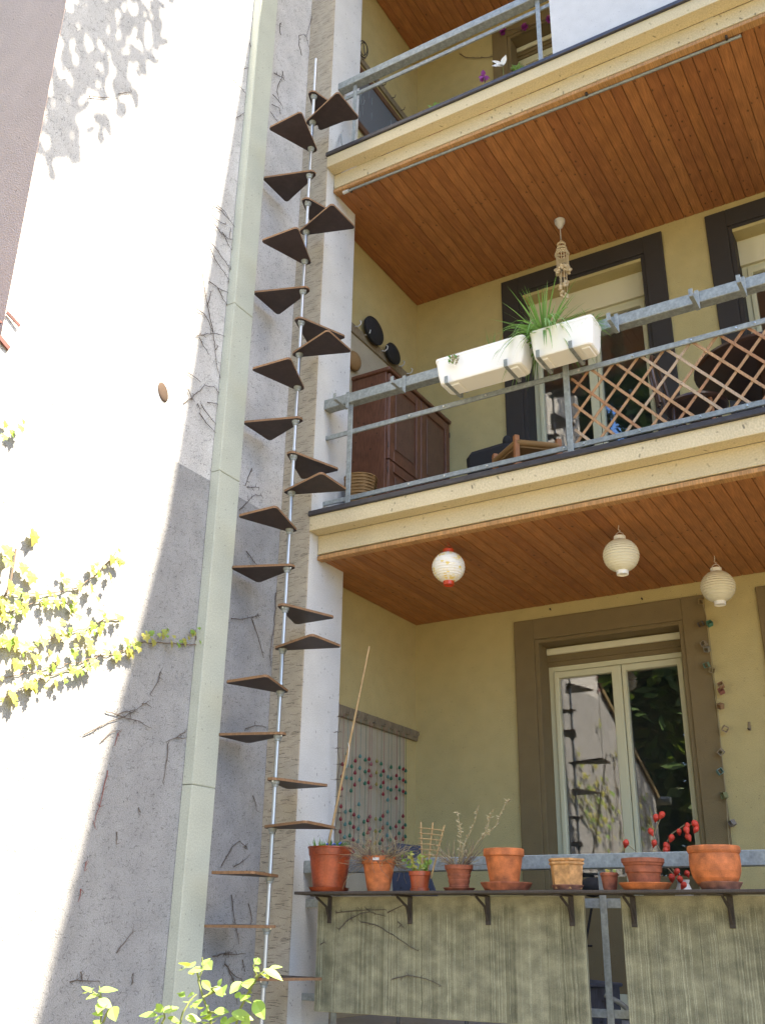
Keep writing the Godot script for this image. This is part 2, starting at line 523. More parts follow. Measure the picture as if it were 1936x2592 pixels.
const IVY_LEAVES = [1.545, 3.580, 0.035, 1.571, 3.513, 0.065, 1.526, 3.516, 0.065, 1.707, 3.422, 0.065, 1.644, 3.406, 0.065, 1.572, 3.421, 0.065, 1.609, 3.465, 0.035, 1.862, 3.301, 0.065, 1.701, 3.304, 0.085, 1.789, 3.281, 0.065, 1.755, 3.303, 0.035, 1.865, 3.259, 0.035, 2.165, 3.149, 0.065, 2.105, 3.146, 0.065, 2.038, 3.168, 0.065, 1.978, 3.203, 0.035, 1.952, 3.207, 0.035, 1.990, 3.145, 0.065, 1.921, 3.154, 0.065, 1.870, 3.183, 0.065, 1.830, 3.209, 0.065, 1.797, 3.166, 0.065, 1.765, 3.122, 0.065, 2.238, 3.075, 0.065, 2.163, 3.083, 0.065, 2.098, 3.076, 0.085, 2.185, 3.007, 0.065, 2.151, 3.047, 0.035, 2.220, 3.001, 0.065, 1.607, 3.192, 0.065, 1.558, 3.166, 0.065, 1.479, 3.195, 0.065, 1.437, 3.210, 0.035, 1.936, 3.005, 0.065, 1.862, 3.064, 0.065, 1.879, 2.987, 0.065, 1.818, 2.999, 0.065, 1.737, 3.026, 0.065, 1.677, 3.004, 0.085, 1.661, 3.101, 0.065, 1.596, 3.088, 0.065, 2.184, 2.883, 0.085, 2.136, 2.885, 0.085, 2.076, 2.879, 0.085, 2.033, 2.896, 0.065, 1.971, 2.932, 0.065, 2.082, 2.843, 0.035, 1.974, 2.858, 0.065, 1.891, 2.905, 0.035, 1.750, 2.931, 0.065, 1.694, 2.934, 0.035, 1.615, 2.978, 0.065, 2.095, 2.786, 0.085, 1.840, 2.871, 0.085, 2.015, 2.804, 0.035, 1.884, 2.822, 0.065, 1.857, 2.818, 0.035, 1.676, 2.887, 0.065, 1.620, 2.899, 0.085, 1.772, 2.826, 0.065, 1.724, 2.840, 0.065, 1.908, 2.765, 0.065, 1.840, 2.751, 0.065, 1.994, 2.699, 0.085, 1.977, 2.716, 0.065, 2.024, 2.700, 0.065, 2.090, 2.699, 0.035, 2.085, 2.631, 0.085, 2.142, 2.613, 0.035, 2.118, 2.637, 0.035, 1.975, 2.775, 0.035, 2.165, 2.710, 0.035, 1.908, 2.717, 0.035, 1.385, 3.091, 0.065, 1.341, 3.109, 0.035, 1.523, 2.989, 0.065, 1.436, 2.986, 0.085, 1.386, 3.029, 0.065, 1.338, 3.028, 0.065, 1.305, 3.055, 0.065, 1.386, 3.060, 0.035, 1.465, 3.037, 0.035, 1.279, 3.097, 0.065, 1.264, 3.136, 0.065, 1.230, 3.165, 0.035, 1.164, 3.133, 0.065, 1.112, 3.207, 0.065, 1.120, 3.180, 0.065, 1.046, 3.150, 0.065, 1.065, 3.198, 0.035, 1.013, 3.207, 0.035, 0.917, 3.198, 0.065, 0.891, 3.229, 0.035, 0.841, 3.271, 0.065, 0.786, 3.230, 0.035, 0.815, 3.308, 0.035, 0.872, 3.272, 0.035, 0.762, 3.193, 0.035, 0.683, 3.221, 0.035, 0.628, 3.243, 0.035, 2.400, 3.995, 0.060, 2.332, 3.997, 0.085, 2.320, 4.045, 0.035, 2.414, 3.908, 0.050]
const IVY_STEMS = [[0.591, 3.253, 0.766, 3.219, 1.027, 3.176, 1.256, 3.120, 1.421, 3.021, 1.555, 2.971, 1.680, 2.909, 1.827, 2.854, 2.014, 2.778, 2.165, 2.711], [1.526, 3.587, 1.600, 3.470, 1.751, 3.310, 1.966, 3.209, 2.171, 3.149, 2.274, 3.084], [1.412, 3.222, 1.549, 3.174, 1.657, 3.107, 1.813, 3.023, 1.961, 2.950, 2.119, 2.884, 2.226, 2.851], [1.555, 2.971, 1.675, 2.881, 1.828, 2.811, 1.987, 2.729, 2.103, 2.644, 2.175, 2.604], [1.762, 3.155, 1.845, 3.199, 1.976, 3.169, 2.095, 3.106, 2.204, 3.020], [0.773, 3.217, 0.804, 3.312]]
const ROSE_STEMS = [[0.907, 1.239, 0.887, 1.291, 0.869, 1.336, 0.855, 1.404], [0.869, 1.336, 0.850, 1.367, 0.829, 1.384], [0.888, 1.287, 0.916, 1.329, 0.929, 1.338], [1.372, 1.266, 1.359, 1.324, 1.347, 1.379, 1.331, 1.439, 1.333, 1.478, 1.332, 1.513], [1.331, 1.439, 1.300, 1.464, 1.276, 1.481], [1.352, 1.387, 1.375, 1.406, 1.398, 1.417, 1.422, 1.422], [1.467, 1.271, 1.489, 1.351, 1.526, 1.403, 1.563, 1.455, 1.571, 1.493, 1.574, 1.516], [1.565, 1.457, 1.591, 1.473, 1.613, 1.483], [1.255, 1.259, 1.268, 1.336, 1.279, 1.376, 1.286, 1.393], [1.135, 1.252, 1.153, 1.313, 1.182, 1.332], [1.543, 1.408, 1.505, 1.436], [1.351, 1.340, 1.400, 1.343, 1.448, 1.345], [1.489, 1.351, 1.526, 1.336]]
const ROSE_LEAFLETS = [0.828, 1.387, 0.764, 1.384, 0.833, 1.382, 0.792, 1.406, 0.848, 1.376, 0.824, 1.365, 0.860, 1.386, 0.895, 1.398, 0.874, 1.361, 0.928, 1.338, 0.873, 1.354, 0.913, 1.328, 0.898, 1.312, 0.863, 1.319, 0.928, 1.338, 0.980, 1.302, 0.866, 1.276, 0.824, 1.293, 1.274, 1.480, 1.212, 1.491, 1.276, 1.481, 1.280, 1.501, 1.273, 1.474, 1.228, 1.475, 1.297, 1.466, 1.272, 1.459, 1.337, 1.474, 1.296, 1.469, 1.353, 1.494, 1.402, 1.481, 1.332, 1.485, 1.332, 1.514, 1.393, 1.418, 1.358, 1.442, 1.401, 1.423, 1.413, 1.447, 1.372, 1.411, 1.347, 1.424, 1.384, 1.408, 1.370, 1.398, 1.395, 1.417, 1.426, 1.401, 1.419, 1.421, 1.477, 1.406, 1.344, 1.381, 1.364, 1.362, 1.568, 1.498, 1.538, 1.515, 1.569, 1.487, 1.593, 1.476, 1.594, 1.469, 1.587, 1.457, 1.613, 1.484, 1.643, 1.494, 1.613, 1.482, 1.675, 1.456, 1.561, 1.438, 1.450, 1.436, 1.514, 1.441, 1.507, 1.411, 1.526, 1.441, 1.581, 1.435, 1.528, 1.397, 1.495, 1.406, 1.530, 1.386, 1.554, 1.380, 1.563, 1.386, 1.621, 1.338, 1.544, 1.402, 1.559, 1.393, 1.155, 1.322, 1.104, 1.326, 1.156, 1.333, 1.131, 1.345, 1.182, 1.334, 1.174, 1.363, 1.198, 1.333, 1.204, 1.355, 1.190, 1.322, 1.156, 1.311, 1.212, 1.329, 1.234, 1.340, 1.274, 1.393, 1.233, 1.401, 1.284, 1.389, 1.254, 1.394, 1.296, 1.389, 1.329, 1.400, 1.292, 1.372, 1.330, 1.379, 1.282, 1.350, 1.288, 1.360, 1.351, 1.349, 1.395, 1.347, 1.377, 1.331, 1.350, 1.323, 1.406, 1.341, 1.375, 1.350, 1.412, 1.347, 1.457, 1.350, 1.435, 1.330, 1.465, 1.311, 1.493, 1.345, 1.551, 1.332, 1.503, 1.333, 1.474, 1.316, 1.518, 1.330, 1.567, 1.317, 1.431, 1.334, 1.405, 1.326, 1.340, 1.357, 1.312, 1.352, 1.334, 1.329, 1.339, 1.342, 1.204, 1.316, 1.231, 1.300, 1.167, 1.305, 1.136, 1.293, 1.267, 1.319, 1.305, 1.315, 1.297, 1.327, 1.318, 1.309, 1.385, 1.312, 1.414, 1.322, 1.367, 1.307, 1.342, 1.314, 1.451, 1.316, 1.434, 1.306]

# ------------------------------------------------------------------ build
func _ready() -> void:
	# camera
	var cam := Camera3D.new()
	cam.name = "camera"
	cam.position = Vector3(3.827, 1.6, 5.3)
	cam.rotation_order = EULER_ORDER_YXZ
	cam.rotation_degrees = Vector3(22.971, 31.321, 0.988)
	cam.fov = 54.53
	cam.near = 0.05
	cam.far = 400.0
	add_child(cam)
	cam.current = true
	# sky and exposure
	var sky := ProceduralSkyMaterial.new()
	sky.sky_top_color = Color(0.32, 0.50, 0.77)
	sky.sky_horizon_color = Color(0.72, 0.81, 0.87)
	sky.sky_curve = 0.16
	sky.ground_bottom_color = Color(0.30, 0.29, 0.22)
	sky.ground_horizon_color = Color(0.55, 0.56, 0.52)
	sky.sun_angle_max = 85.0
	sky.sun_curve = 0.40
	var env := Environment.new()
	env.background_mode = Environment.BG_SKY
	env.sky = Sky.new()
	env.sky.sky_material = sky
	env.background_energy_multiplier = 1.0
	env.tonemap_mode = Environment.TONE_MAPPER_LINEAR
	env.tonemap_exposure = 6.2
	env.sdfgi_enabled = true
	env.ssao_enabled = true
	env.ssil_enabled = true
	var we := WorldEnvironment.new()
	we.name = "world_environment"
	we.environment = env
	add_child(we)
	# sun: high on the right, just behind the line of the facade
	var sun := DirectionalLight3D.new()
	sun.name = "sun"
	sun.light_energy = 1.5
	sun.light_color = Color(1.0, 0.94, 0.84)
	sun.light_angular_distance = 0.45
	sun.shadow_enabled = true
	add_child(sun)
	sun.look_at_from_position(Vector3(1.0, 1.4, -0.107) * 20.0, Vector3.ZERO, Vector3.UP)

	make_textures()
	make_materials()
	build_ground()
	build_wing()
	build_house()
	build_downpipe()
	build_railings()
	build_cat_stair()
	build_shelf_and_pots()
	build_ground_loggia()
	build_middle_loggia()
	build_upper_loggia()
	build_vines()
	build_ivy()
	build_rose()
	build_trees()

var M := {}

func make_materials() -> void:
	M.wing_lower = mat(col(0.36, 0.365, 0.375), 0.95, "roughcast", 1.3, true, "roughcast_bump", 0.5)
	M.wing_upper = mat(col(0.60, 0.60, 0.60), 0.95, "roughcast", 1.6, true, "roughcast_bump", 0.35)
	M.wing_front = mat(col(0.72, 0.59, 0.52), 0.95, "plaster", 1.4, true, "plaster_bump", 0.5)
	M.pier_front = mat(col(0.50, 0.44, 0.34), 0.95, "dragged", 0.62, true, "dragged_bump", 0.6)
	M.pier = mat(col(0.66, 0.67, 0.66), 0.95, "flecked", 1.1, true, "roughcast_bump", 0.25)
	M.yellow = mat(col(0.54, 0.45, 0.205), 0.9, "plaster", 0.8, true, "plaster_bump", 0.7)
	M.cream = mat(col(0.66, 0.57, 0.37), 0.9, "flecked", 1.7, true, "plaster_bump", 0.15)
	M.dado = mat(col(0.44, 0.39, 0.28), 0.9, "plaster", 0.8, true, "plaster_bump", 0.4)
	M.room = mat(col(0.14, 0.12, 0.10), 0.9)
	M.slab = mat(col(0.30, 0.29, 0.27), 0.9, "plaster", 1.0)
	M.trim = mat(col(0.055, 0.052, 0.062), 0.45, "zinc", 0.6)
	M.board = []
	for c in [[0.50, 0.205, 0.066], [0.47, 0.188, 0.062], [0.54, 0.228, 0.076], [0.49, 0.200, 0.062], [0.44, 0.172, 0.058]]:
		M.board.append(mat(col(c[0], c[1], c[2]), 0.6, "timber", 1.0, false))
	M.board_edge = mat(col(0.60, 0.33, 0.13), 0.65, "timber", 1.0, true)
	M.backing = mat(col(0.30, 0.17, 0.08), 0.9, "timber", 0.8)
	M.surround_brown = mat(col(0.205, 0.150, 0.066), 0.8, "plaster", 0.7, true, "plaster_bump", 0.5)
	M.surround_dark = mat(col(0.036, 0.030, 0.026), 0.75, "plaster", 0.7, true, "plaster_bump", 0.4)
	M.sash = mat(col(0.56, 0.54, 0.36), 0.5)
	M.blind = mat(col(0.62, 0.58, 0.40), 0.7)
	M.zinc = mat(col(0.36, 0.40, 0.40), 0.5, "zinc", 0.35, true, "", 0.0, 0.0, 0.15)
	M.pole = mat(col(0.42, 0.44, 0.45), 0.3, "", 0.2, false, "", 0.0, 0.0, 0.6)
	M.screw = mat(col(0.7, 0.7, 0.68), 0.3, "", 1.0, false, "", 0.0, 0.0, 0.8)
	M.pipe = mat(col(0.55, 0.585, 0.50), 0.5, "plaster", 1.3)
	M.tread = mat(col(0.046, 0.029, 0.030), 0.55, "zinc", 0.5)
	M.ply = mat(col(0.30, 0.17, 0.085), 0.7, "timber", 0.2)
	M.glass = StandardMaterial3D.new()
	M.glass.albedo_color = Color(0.5, 0.55, 0.53, 0.012)
	M.glass.transparency = BaseMaterial3D.TRANSPARENCY_ALPHA
	M.glass.roughness = 0.0
	M.glass.metallic_specular = 0.5
	M.glass.cull_mode = BaseMaterial3D.CULL_DISABLED
	M.runs = mat(Color.WHITE, 0.9, "runs", 1.0, false, "", 0.5)
	M.old_wood = mat(col(0.075, 0.060, 0.048), 0.85, "timber", 0.5)
	M.iron = mat(col(0.060, 0.048, 0.040), 0.7, "zinc", 0.3)
	M.terracotta = mat(col(0.56, 0.17, 0.05), 0.75, "clay", 0.25)
	M.terracotta_dark = mat(col(0.34, 0.105, 0.05), 0.8, "clay", 0.2)
	M.terracotta_pale = mat(col(0.60, 0.33, 0.13), 0.85, "clay", 0.16)
	M.terracotta_pink = mat(col(0.30, 0.13, 0.085), 0.85, "clay", 0.2)
	M.plastic_clay = mat(col(0.42, 0.085, 0.028), 0.35, "clay", 0.7)
	M.earth = mat(col(0.045, 0.032, 0.022), 1.0, "soil", 0.2)
	M.cane = mat(col(0.52, 0.36, 0.17), 0.6, "timber", 0.3)
	M.twig = mat(col(0.16, 0.115, 0.085), 0.9)
	M.dry = mat(col(0.30, 0.25, 0.14), 0.9)
	M.vine = mat(col(0.105, 0.085, 0.075), 0.95)
	M.red_vine = mat(col(0.20, 0.06, 0.05), 0.9)
	M.white = mat(col(0.66, 0.66, 0.64), 0.45, "plaster", 0.6)
	M.planter = mat(col(0.86, 0.86, 0.83), 0.4)
	M.paper_white = mat(col(0.78, 0.77, 0.72), 0.8)
	M.paper_cream = mat(col(0.66, 0.62, 0.46), 0.8)
	M.paper_stained = mat(Color.WHITE, 0.8, "stain", 0.32)
	M.red_plastic = mat(col(0.50, 0.055, 0.015), 0.35)
	M.husk = mat(col(0.46, 0.035, 0.015), 0.6)
	M.wardrobe = mat(col(0.19, 0.078, 0.040), 0.45, "timber", 0.6)
	M.wardrobe_panel = mat(col(0.165, 0.082, 0.050), 0.45, "timber", 0.5)
	M.straw = mat(col(0.46, 0.27, 0.10), 0.8, "weave", 0.16)
	M.chair_wood = mat(col(0.42, 0.17, 0.055), 0.5, "timber", 0.4)
	M.dark_chair = mat(col(0.055, 0.028, 0.018), 0.3)
	M.black = mat(col(0.012, 0.012, 0.013), 0.85)
	M.lattice = [mat(col(0.52, 0.31, 0.16), 0.8, "timber", 0.35), mat(col(0.58, 0.43, 0.29), 0.85, "timber", 0.3), mat(col(0.46, 0.24, 0.12), 0.8, "timber", 0.4)]
	M.shell = mat(col(0.66, 0.55, 0.36), 0.5)
	M.leaf = [leafy(col(0.12, 0.21, 0.03), col(0.22, 0.28, 0.03)), leafy(col(0.20, 0.25, 0.05), col(0.30, 0.30, 0.04)), leafy(col(0.25, 0.25, 0.06), col(0.34, 0.30, 0.04))]
	M.rose_leaf = [leafy(col(0.20, 0.33, 0.07), col(0.30, 0.38, 0.05)), leafy(col(0.26, 0.38, 0.10), col(0.34, 0.40, 0.08))]
	M.stem = mat(col(0.16, 0.19, 0.06), 0.7)
	M.grass = [leafy(col(0.10, 0.22, 0.05), col(0.12, 0.24, 0.03)), leafy(col(0.16, 0.29, 0.10), col(0.16, 0.26, 0.05))]
	M.bark = mat(col(0.13, 0.10, 0.075), 0.95, "soil", 0.5)
	M.tree_leaf = [leafy(col(0.042, 0.088, 0.02), col(0.07, 0.12, 0.012)), leafy(col(0.055, 0.105, 0.025), col(0.085, 0.13, 0.014))]
	M.ground = mat(col(0.29, 0.235, 0.13), 1.0, "soil", 2.0)
	M.blue = mat(col(0.06, 0.075, 0.12), 0.6, "timber", 0.6)
	M.flower_blue = mat(col(0.10, 0.14, 0.50), 0.7)
	M.plug = mat(col(0.10, 0.065, 0.045), 0.95, "soil", 0.06)
	M.slate = mat(col(0.12, 0.13, 0.14), 0.7)
	M.roof = mat(col(0.16, 0.06, 0.055), 0.8, "clay", 0.5)
	M.wood_rack = mat(col(0.30, 0.24, 0.15), 0.8, "timber", 0.4)

func build_ground() -> void:
	struct("ground", mb().span(Vector3(-70, -0.3, -70), Vector3(70, 0, 70)), M.ground)

# ------------------------------------------------------------------ side wing on the left
func build_wing() -> void:
	var t := thing("rendered_wing", "grey roughcast wing whose long side wall stands half in blazing sun", "building", Vector3(-2.5, 0, 1.2))
	var seam := 4.34
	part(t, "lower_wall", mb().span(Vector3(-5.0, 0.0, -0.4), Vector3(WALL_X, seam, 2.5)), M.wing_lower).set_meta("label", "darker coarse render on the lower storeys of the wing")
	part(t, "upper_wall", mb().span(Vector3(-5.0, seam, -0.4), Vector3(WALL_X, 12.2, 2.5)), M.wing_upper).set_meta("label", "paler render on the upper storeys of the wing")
	part(t, "front_wall", mb().span(Vector3(-5.0, 0.0, 2.5), Vector3(WALL_X - 0.004, 12.2, 2.506)), M.wing_front).set_meta("label", "pinkish brown front of the wing in full shade")
	part(t, "roof", mb().span(Vector3(-5.2, 12.2, -0.4), Vector3(WALL_X + 0.12, 12.36, 2.62)), M.roof)
	# lean-to below it, outside the picture but mirrored in the door panes
	var an := thing("lean_to", "low rendered lean-to under a sloping roof at the wing end", "building", Vector3(-1.6, 0, 3.3))
	part(an, "wall", mb().prism(Vector3(-3.0, 0, 0), Vector3(0, 0, 1), Vector3(0, 1, 0), [Vector2(2.531, 0), Vector2(4.6, 0), Vector2(4.6, 3.42), Vector2(2.531, 4.50)], -(3.0 + WALL_X - 0.003)), M.wing_lower)
	# porch roof on the wing's front, of which only a tip reaches round the corner
	var p := thing("porch_roof", "tip of a maroon tiled porch roof at the corner of the sunlit wall", "roof", Vector3(-0.6, 4.4, 2.9))
	part(p, "flashing", mb().bar(Vector3(WALL_X + 0.012, 4.635, 2.51), Vector3(WALL_X + 0.02, 4.595, 2.42), 0.022, 0.006), M.roof)
	for k in 11:
		var z := 2.64 + k * 0.205
		var y := 4.50 - k * 0.107
		part(p, "roof_tile", mb().bar(Vector3(-3.0, y, z), Vector3(WALL_X + 0.02, y, z), 0.014, 0.25, Vector3(0, 0.88, 0.47)), M.roof)
	part(p, "gutter", mb().tube([Vector3(-3.0, 3.36, 4.78), Vector3(WALL_X + 0.16, 3.36, 4.78)], 0.055, 0.055, 10), M.zinc)
	part(p, "verge_board", mb().bar(Vector3(WALL_X + 0.03, 4.47, 2.60), Vector3(WALL_X + 0.03, 3.40, 4.66), 0.06, 0.02), M.surround_brown)
	part(p, "verge_tip", mb().bar(Vector3(WALL_X + 0.012, 4.47, 2.53), Vector3(WALL_X + 0.012, 4.435, 2.455), 0.03, 0.012), M.roof)
	# small scar of missing render
	var scar := mb().ball(Vector3.ZERO, Vector3(0.014, 0.066, 0.043), 18, 10)
	for k in scar.v.size():
		scar.v[k] = Basis(Vector3.RIGHT, 0.45) * scar.v[k] + Vector3(WALL_X + 0.003, 4.752, 1.299)
	solo("wall_plug", "small brown oval plug set in the sunlit render", "wall fitting", scar, M.plug)

# ------------------------------------------------------------------ the house with the loggias
func board_meshes() -> Array:
	var out := []
	var r := RandomNumberGenerator.new()
	r.seed = 5
	for k in 10:
		var m := mb()
		m.box(Vector3.ZERO, Vector3(0.0815, 0.014, 1.0), 0.0045, Basis.IDENTITY, Vector2(r.randf(), r.randf()), Vector2(1.9, 1.9 * 0.9))
		out.append(m.mesh(M.board[k % M.board.size()]))
	return out

func build_house() -> void:
	var t := thing("apartment_house", "ochre apartment house with three stacked loggias under brown timber ceilings", "building", Vector3(4.0, 0, -2.0))
	var top := 13.0
	# pier at the corner
	part(t, "pier", mb().span(Vector3(-0.258, 0, -0.45), Vector3(0, top - 0.2, -0.012)), M.pier)
	part(t, "pier_front", mb().span(Vector3(-0.258, 0, -0.012), Vector3(0, top - 0.2, 0)), M.pier_front).set_meta("label", "scratched beige render on the front of the corner pier")
	part(t, "side_wall", mb().span(Vector3(-0.40, 0, -2.25), Vector3(-0.2, top - 0.2, -0.45)), M.yellow)
	part(t, "dado", mb().span(Vector3(-0.2005, FLOOR_0, -1.72), Vector3(-0.1965, 3.055, -0.452)), M.dado)
	part(t, "dado", mb().span(Vector3(-0.2005, FLOOR_0 + STOREY, -1.72), Vector3(-0.1965, 6.35, -0.452)), M.dado)
	var boards := board_meshes()
	var xr := 9.6
	for k in 4:
		var y := FLOOR_0 + STOREY * (k)
		var yt := y + STOREY
		# floor slab edge: drip trim, fascia, set-back beam
		if k > 0:
			part(t, "drip_trim", mb().span(Vector3(-0.004, y - 0.035, -0.2), Vector3(xr, y + 0.002, 0.022), 0.004), M.trim)
			part(t, "fascia", mb().span(Vector3(0.001, y - 0.145, -0.11), Vector3(xr, y - 0.035, 0.004), 0.003), M.cream)
			part(t, "beam", mb().span(Vector3(0.001, y - 0.285, -0.25), Vector3(xr, y - 0.145, -0.11), 0.003), M.cream)
			for b in 8:
				part(t, "anchor_plate", mb().lathe(Vector3.ZERO, [[0.0, 0.0], [0.011, 0.0], [0.013, -0.004]], 10), M.cream).transform = Transform3D(Basis(Vector3.RIGHT, PI / 2), t.to_local(Vector3(0.32 + b * 0.55, y - 0.215, -0.107)))
		part(t, "floor_slab", mb().span(Vector3(-0.2, y - 0.22, -5.0), Vector3(xr, y - 0.002, -0.25)), M.slab)
		if k == 3:
			break
		# back wall pieces round the door openings
		var head := y + 2.665
		part(t, "back_wall", mb().span(Vector3(-0.2, y, BACK_Z - 0.3), Vector3(0.90, yt - 0.22, BACK_Z)), M.yellow)
		part(t, "back_wall", mb().span(Vector3(2.06, y, BACK_Z - 0.3), Vector3(2.79, yt - 0.22, BACK_Z)), M.yellow)
		part(t, "back_wall", mb().span(Vector3(3.95, y, BACK_Z - 0.3), Vector3(xr, yt - 0.22, BACK_Z)), M.yellow)
		part(t, "lintel_wall", mb().span(Vector3(0.90, head, BACK_Z - 0.3), Vector3(2.06, yt - 0.22, BACK_Z)), M.yellow)
		part(t, "lintel_wall", mb().span(Vector3(2.79, head, BACK_Z - 0.3), Vector3(3.95, yt - 0.22, BACK_Z)), M.yellow)
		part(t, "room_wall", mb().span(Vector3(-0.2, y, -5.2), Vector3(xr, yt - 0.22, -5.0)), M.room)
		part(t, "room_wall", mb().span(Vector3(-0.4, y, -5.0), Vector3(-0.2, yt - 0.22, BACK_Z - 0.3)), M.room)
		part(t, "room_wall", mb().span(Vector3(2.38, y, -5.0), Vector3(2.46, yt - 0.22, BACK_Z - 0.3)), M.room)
		build_door(t, 0.715, y, k, true)
		build_door(t, 2.60, y, k, false)
		# timber ceiling
		var cy := yt - 0.31
		var ceil := part(t, "ceiling", mb().span(Vector3(-0.2, cy + 0.016, BACK_Z), Vector3(xr, cy + 0.05, -0.252)), M.backing)
		var n := 44
		for i in n:
			var x := -0.155 + i * 0.085
			var m: Mesh = boards[rng.randi() % boards.size()]
			var zf := -0.17
			var lz := zf - BACK_Z
			inst(ceil, "ceiling_board", m, Transform3D(Basis.from_scale(Vector3(1, 1, lz)), Vector3(x, cy + 0.007 + rng.randf_range(-0.0012, 0.0012), (zf + BACK_Z) * 0.5)))
		part(ceil, "ceiling_rest", mb().span(Vector3(-0.155 + n * 0.085 - 0.04, cy, BACK_Z), Vector3(xr, cy + 0.014, -0.17)), M.board[0])
		part(t, "edge_batten", mb().span(Vector3(0.002, cy - 0.018, -0.168), Vector3(xr, cy + 0.013, -0.106), 0.003), M.board_edge)
	# storey above and unseen eaves, their outline shaped to cast the shadow edge on the wing
	part(t, "attic_wall", mb().span(Vector3(-0.2, FLOOR_0 + 3 * STOREY - 0.002, -7.0), Vector3(xr, top - 0.22, -0.02)), M.yellow)
	part(t, "end_wall", mb().span(Vector3(xr, 0, -7.0), Vector3(xr + 0.3, top - 0.22, 0.0)), M.yellow)
	part(t, "rear_wall", mb().span(Vector3(-0.4, 0, -7.2), Vector3(xr + 0.3, top - 0.22, -7.0)), M.yellow)
	part(t, "plinth", mb().span(Vector3(0.0, 0, -0.6), Vector3(xr, FLOOR_0 - 0.22, -0.3)), M.slab)
	var shadow_eave := [Vector2(-0.5, 7.4), Vector2(13.5, 7.4), Vector2(13.5, -1.55), Vector2(6.24, -0.456), Vector2(-0.24, -0.456), Vector2(-0.24, 0.35), Vector2(-0.5, 0.35)]  # overhang and forward bend made up to place the wing shadow
	part(t, "roof", mb().prism(Vector3(0, top - 0.2, 0), Vector3(1, 0, 0), Vector3(0, 0, -1), shadow_eave, 0.2), M.roof)
	# rod along the ceiling edge of the middle loggia
	var rod := thing("curtain_rod", "thin grey curtain rod under the front edge of the middle ceiling", "rod", Vector3(1.7, 7.29, -0.19))
	var ry := FLOOR_0 + 2 * STOREY - 0.345
	part(rod, "tube", mb().tube([Vector3(0.13, ry, -0.135), Vector3(3.29, ry, -0.175)], 0.011, 0.011, 8), M.zinc)
	part(rod, "end_cap", mb().tube([Vector3(0.085, ry, -0.134), Vector3(0.135, ry, -0.135)], 0.015, 0.015, 10), M.white)
	for x in [0.15, 2.2, 3.2]:
		part(rod, "bracket", mb().span(Vector3(x - 0.008, ry - 0.006, -0.165), Vector3(x + 0.008, ry + 0.03, -0.13), 0.002), M.iron)

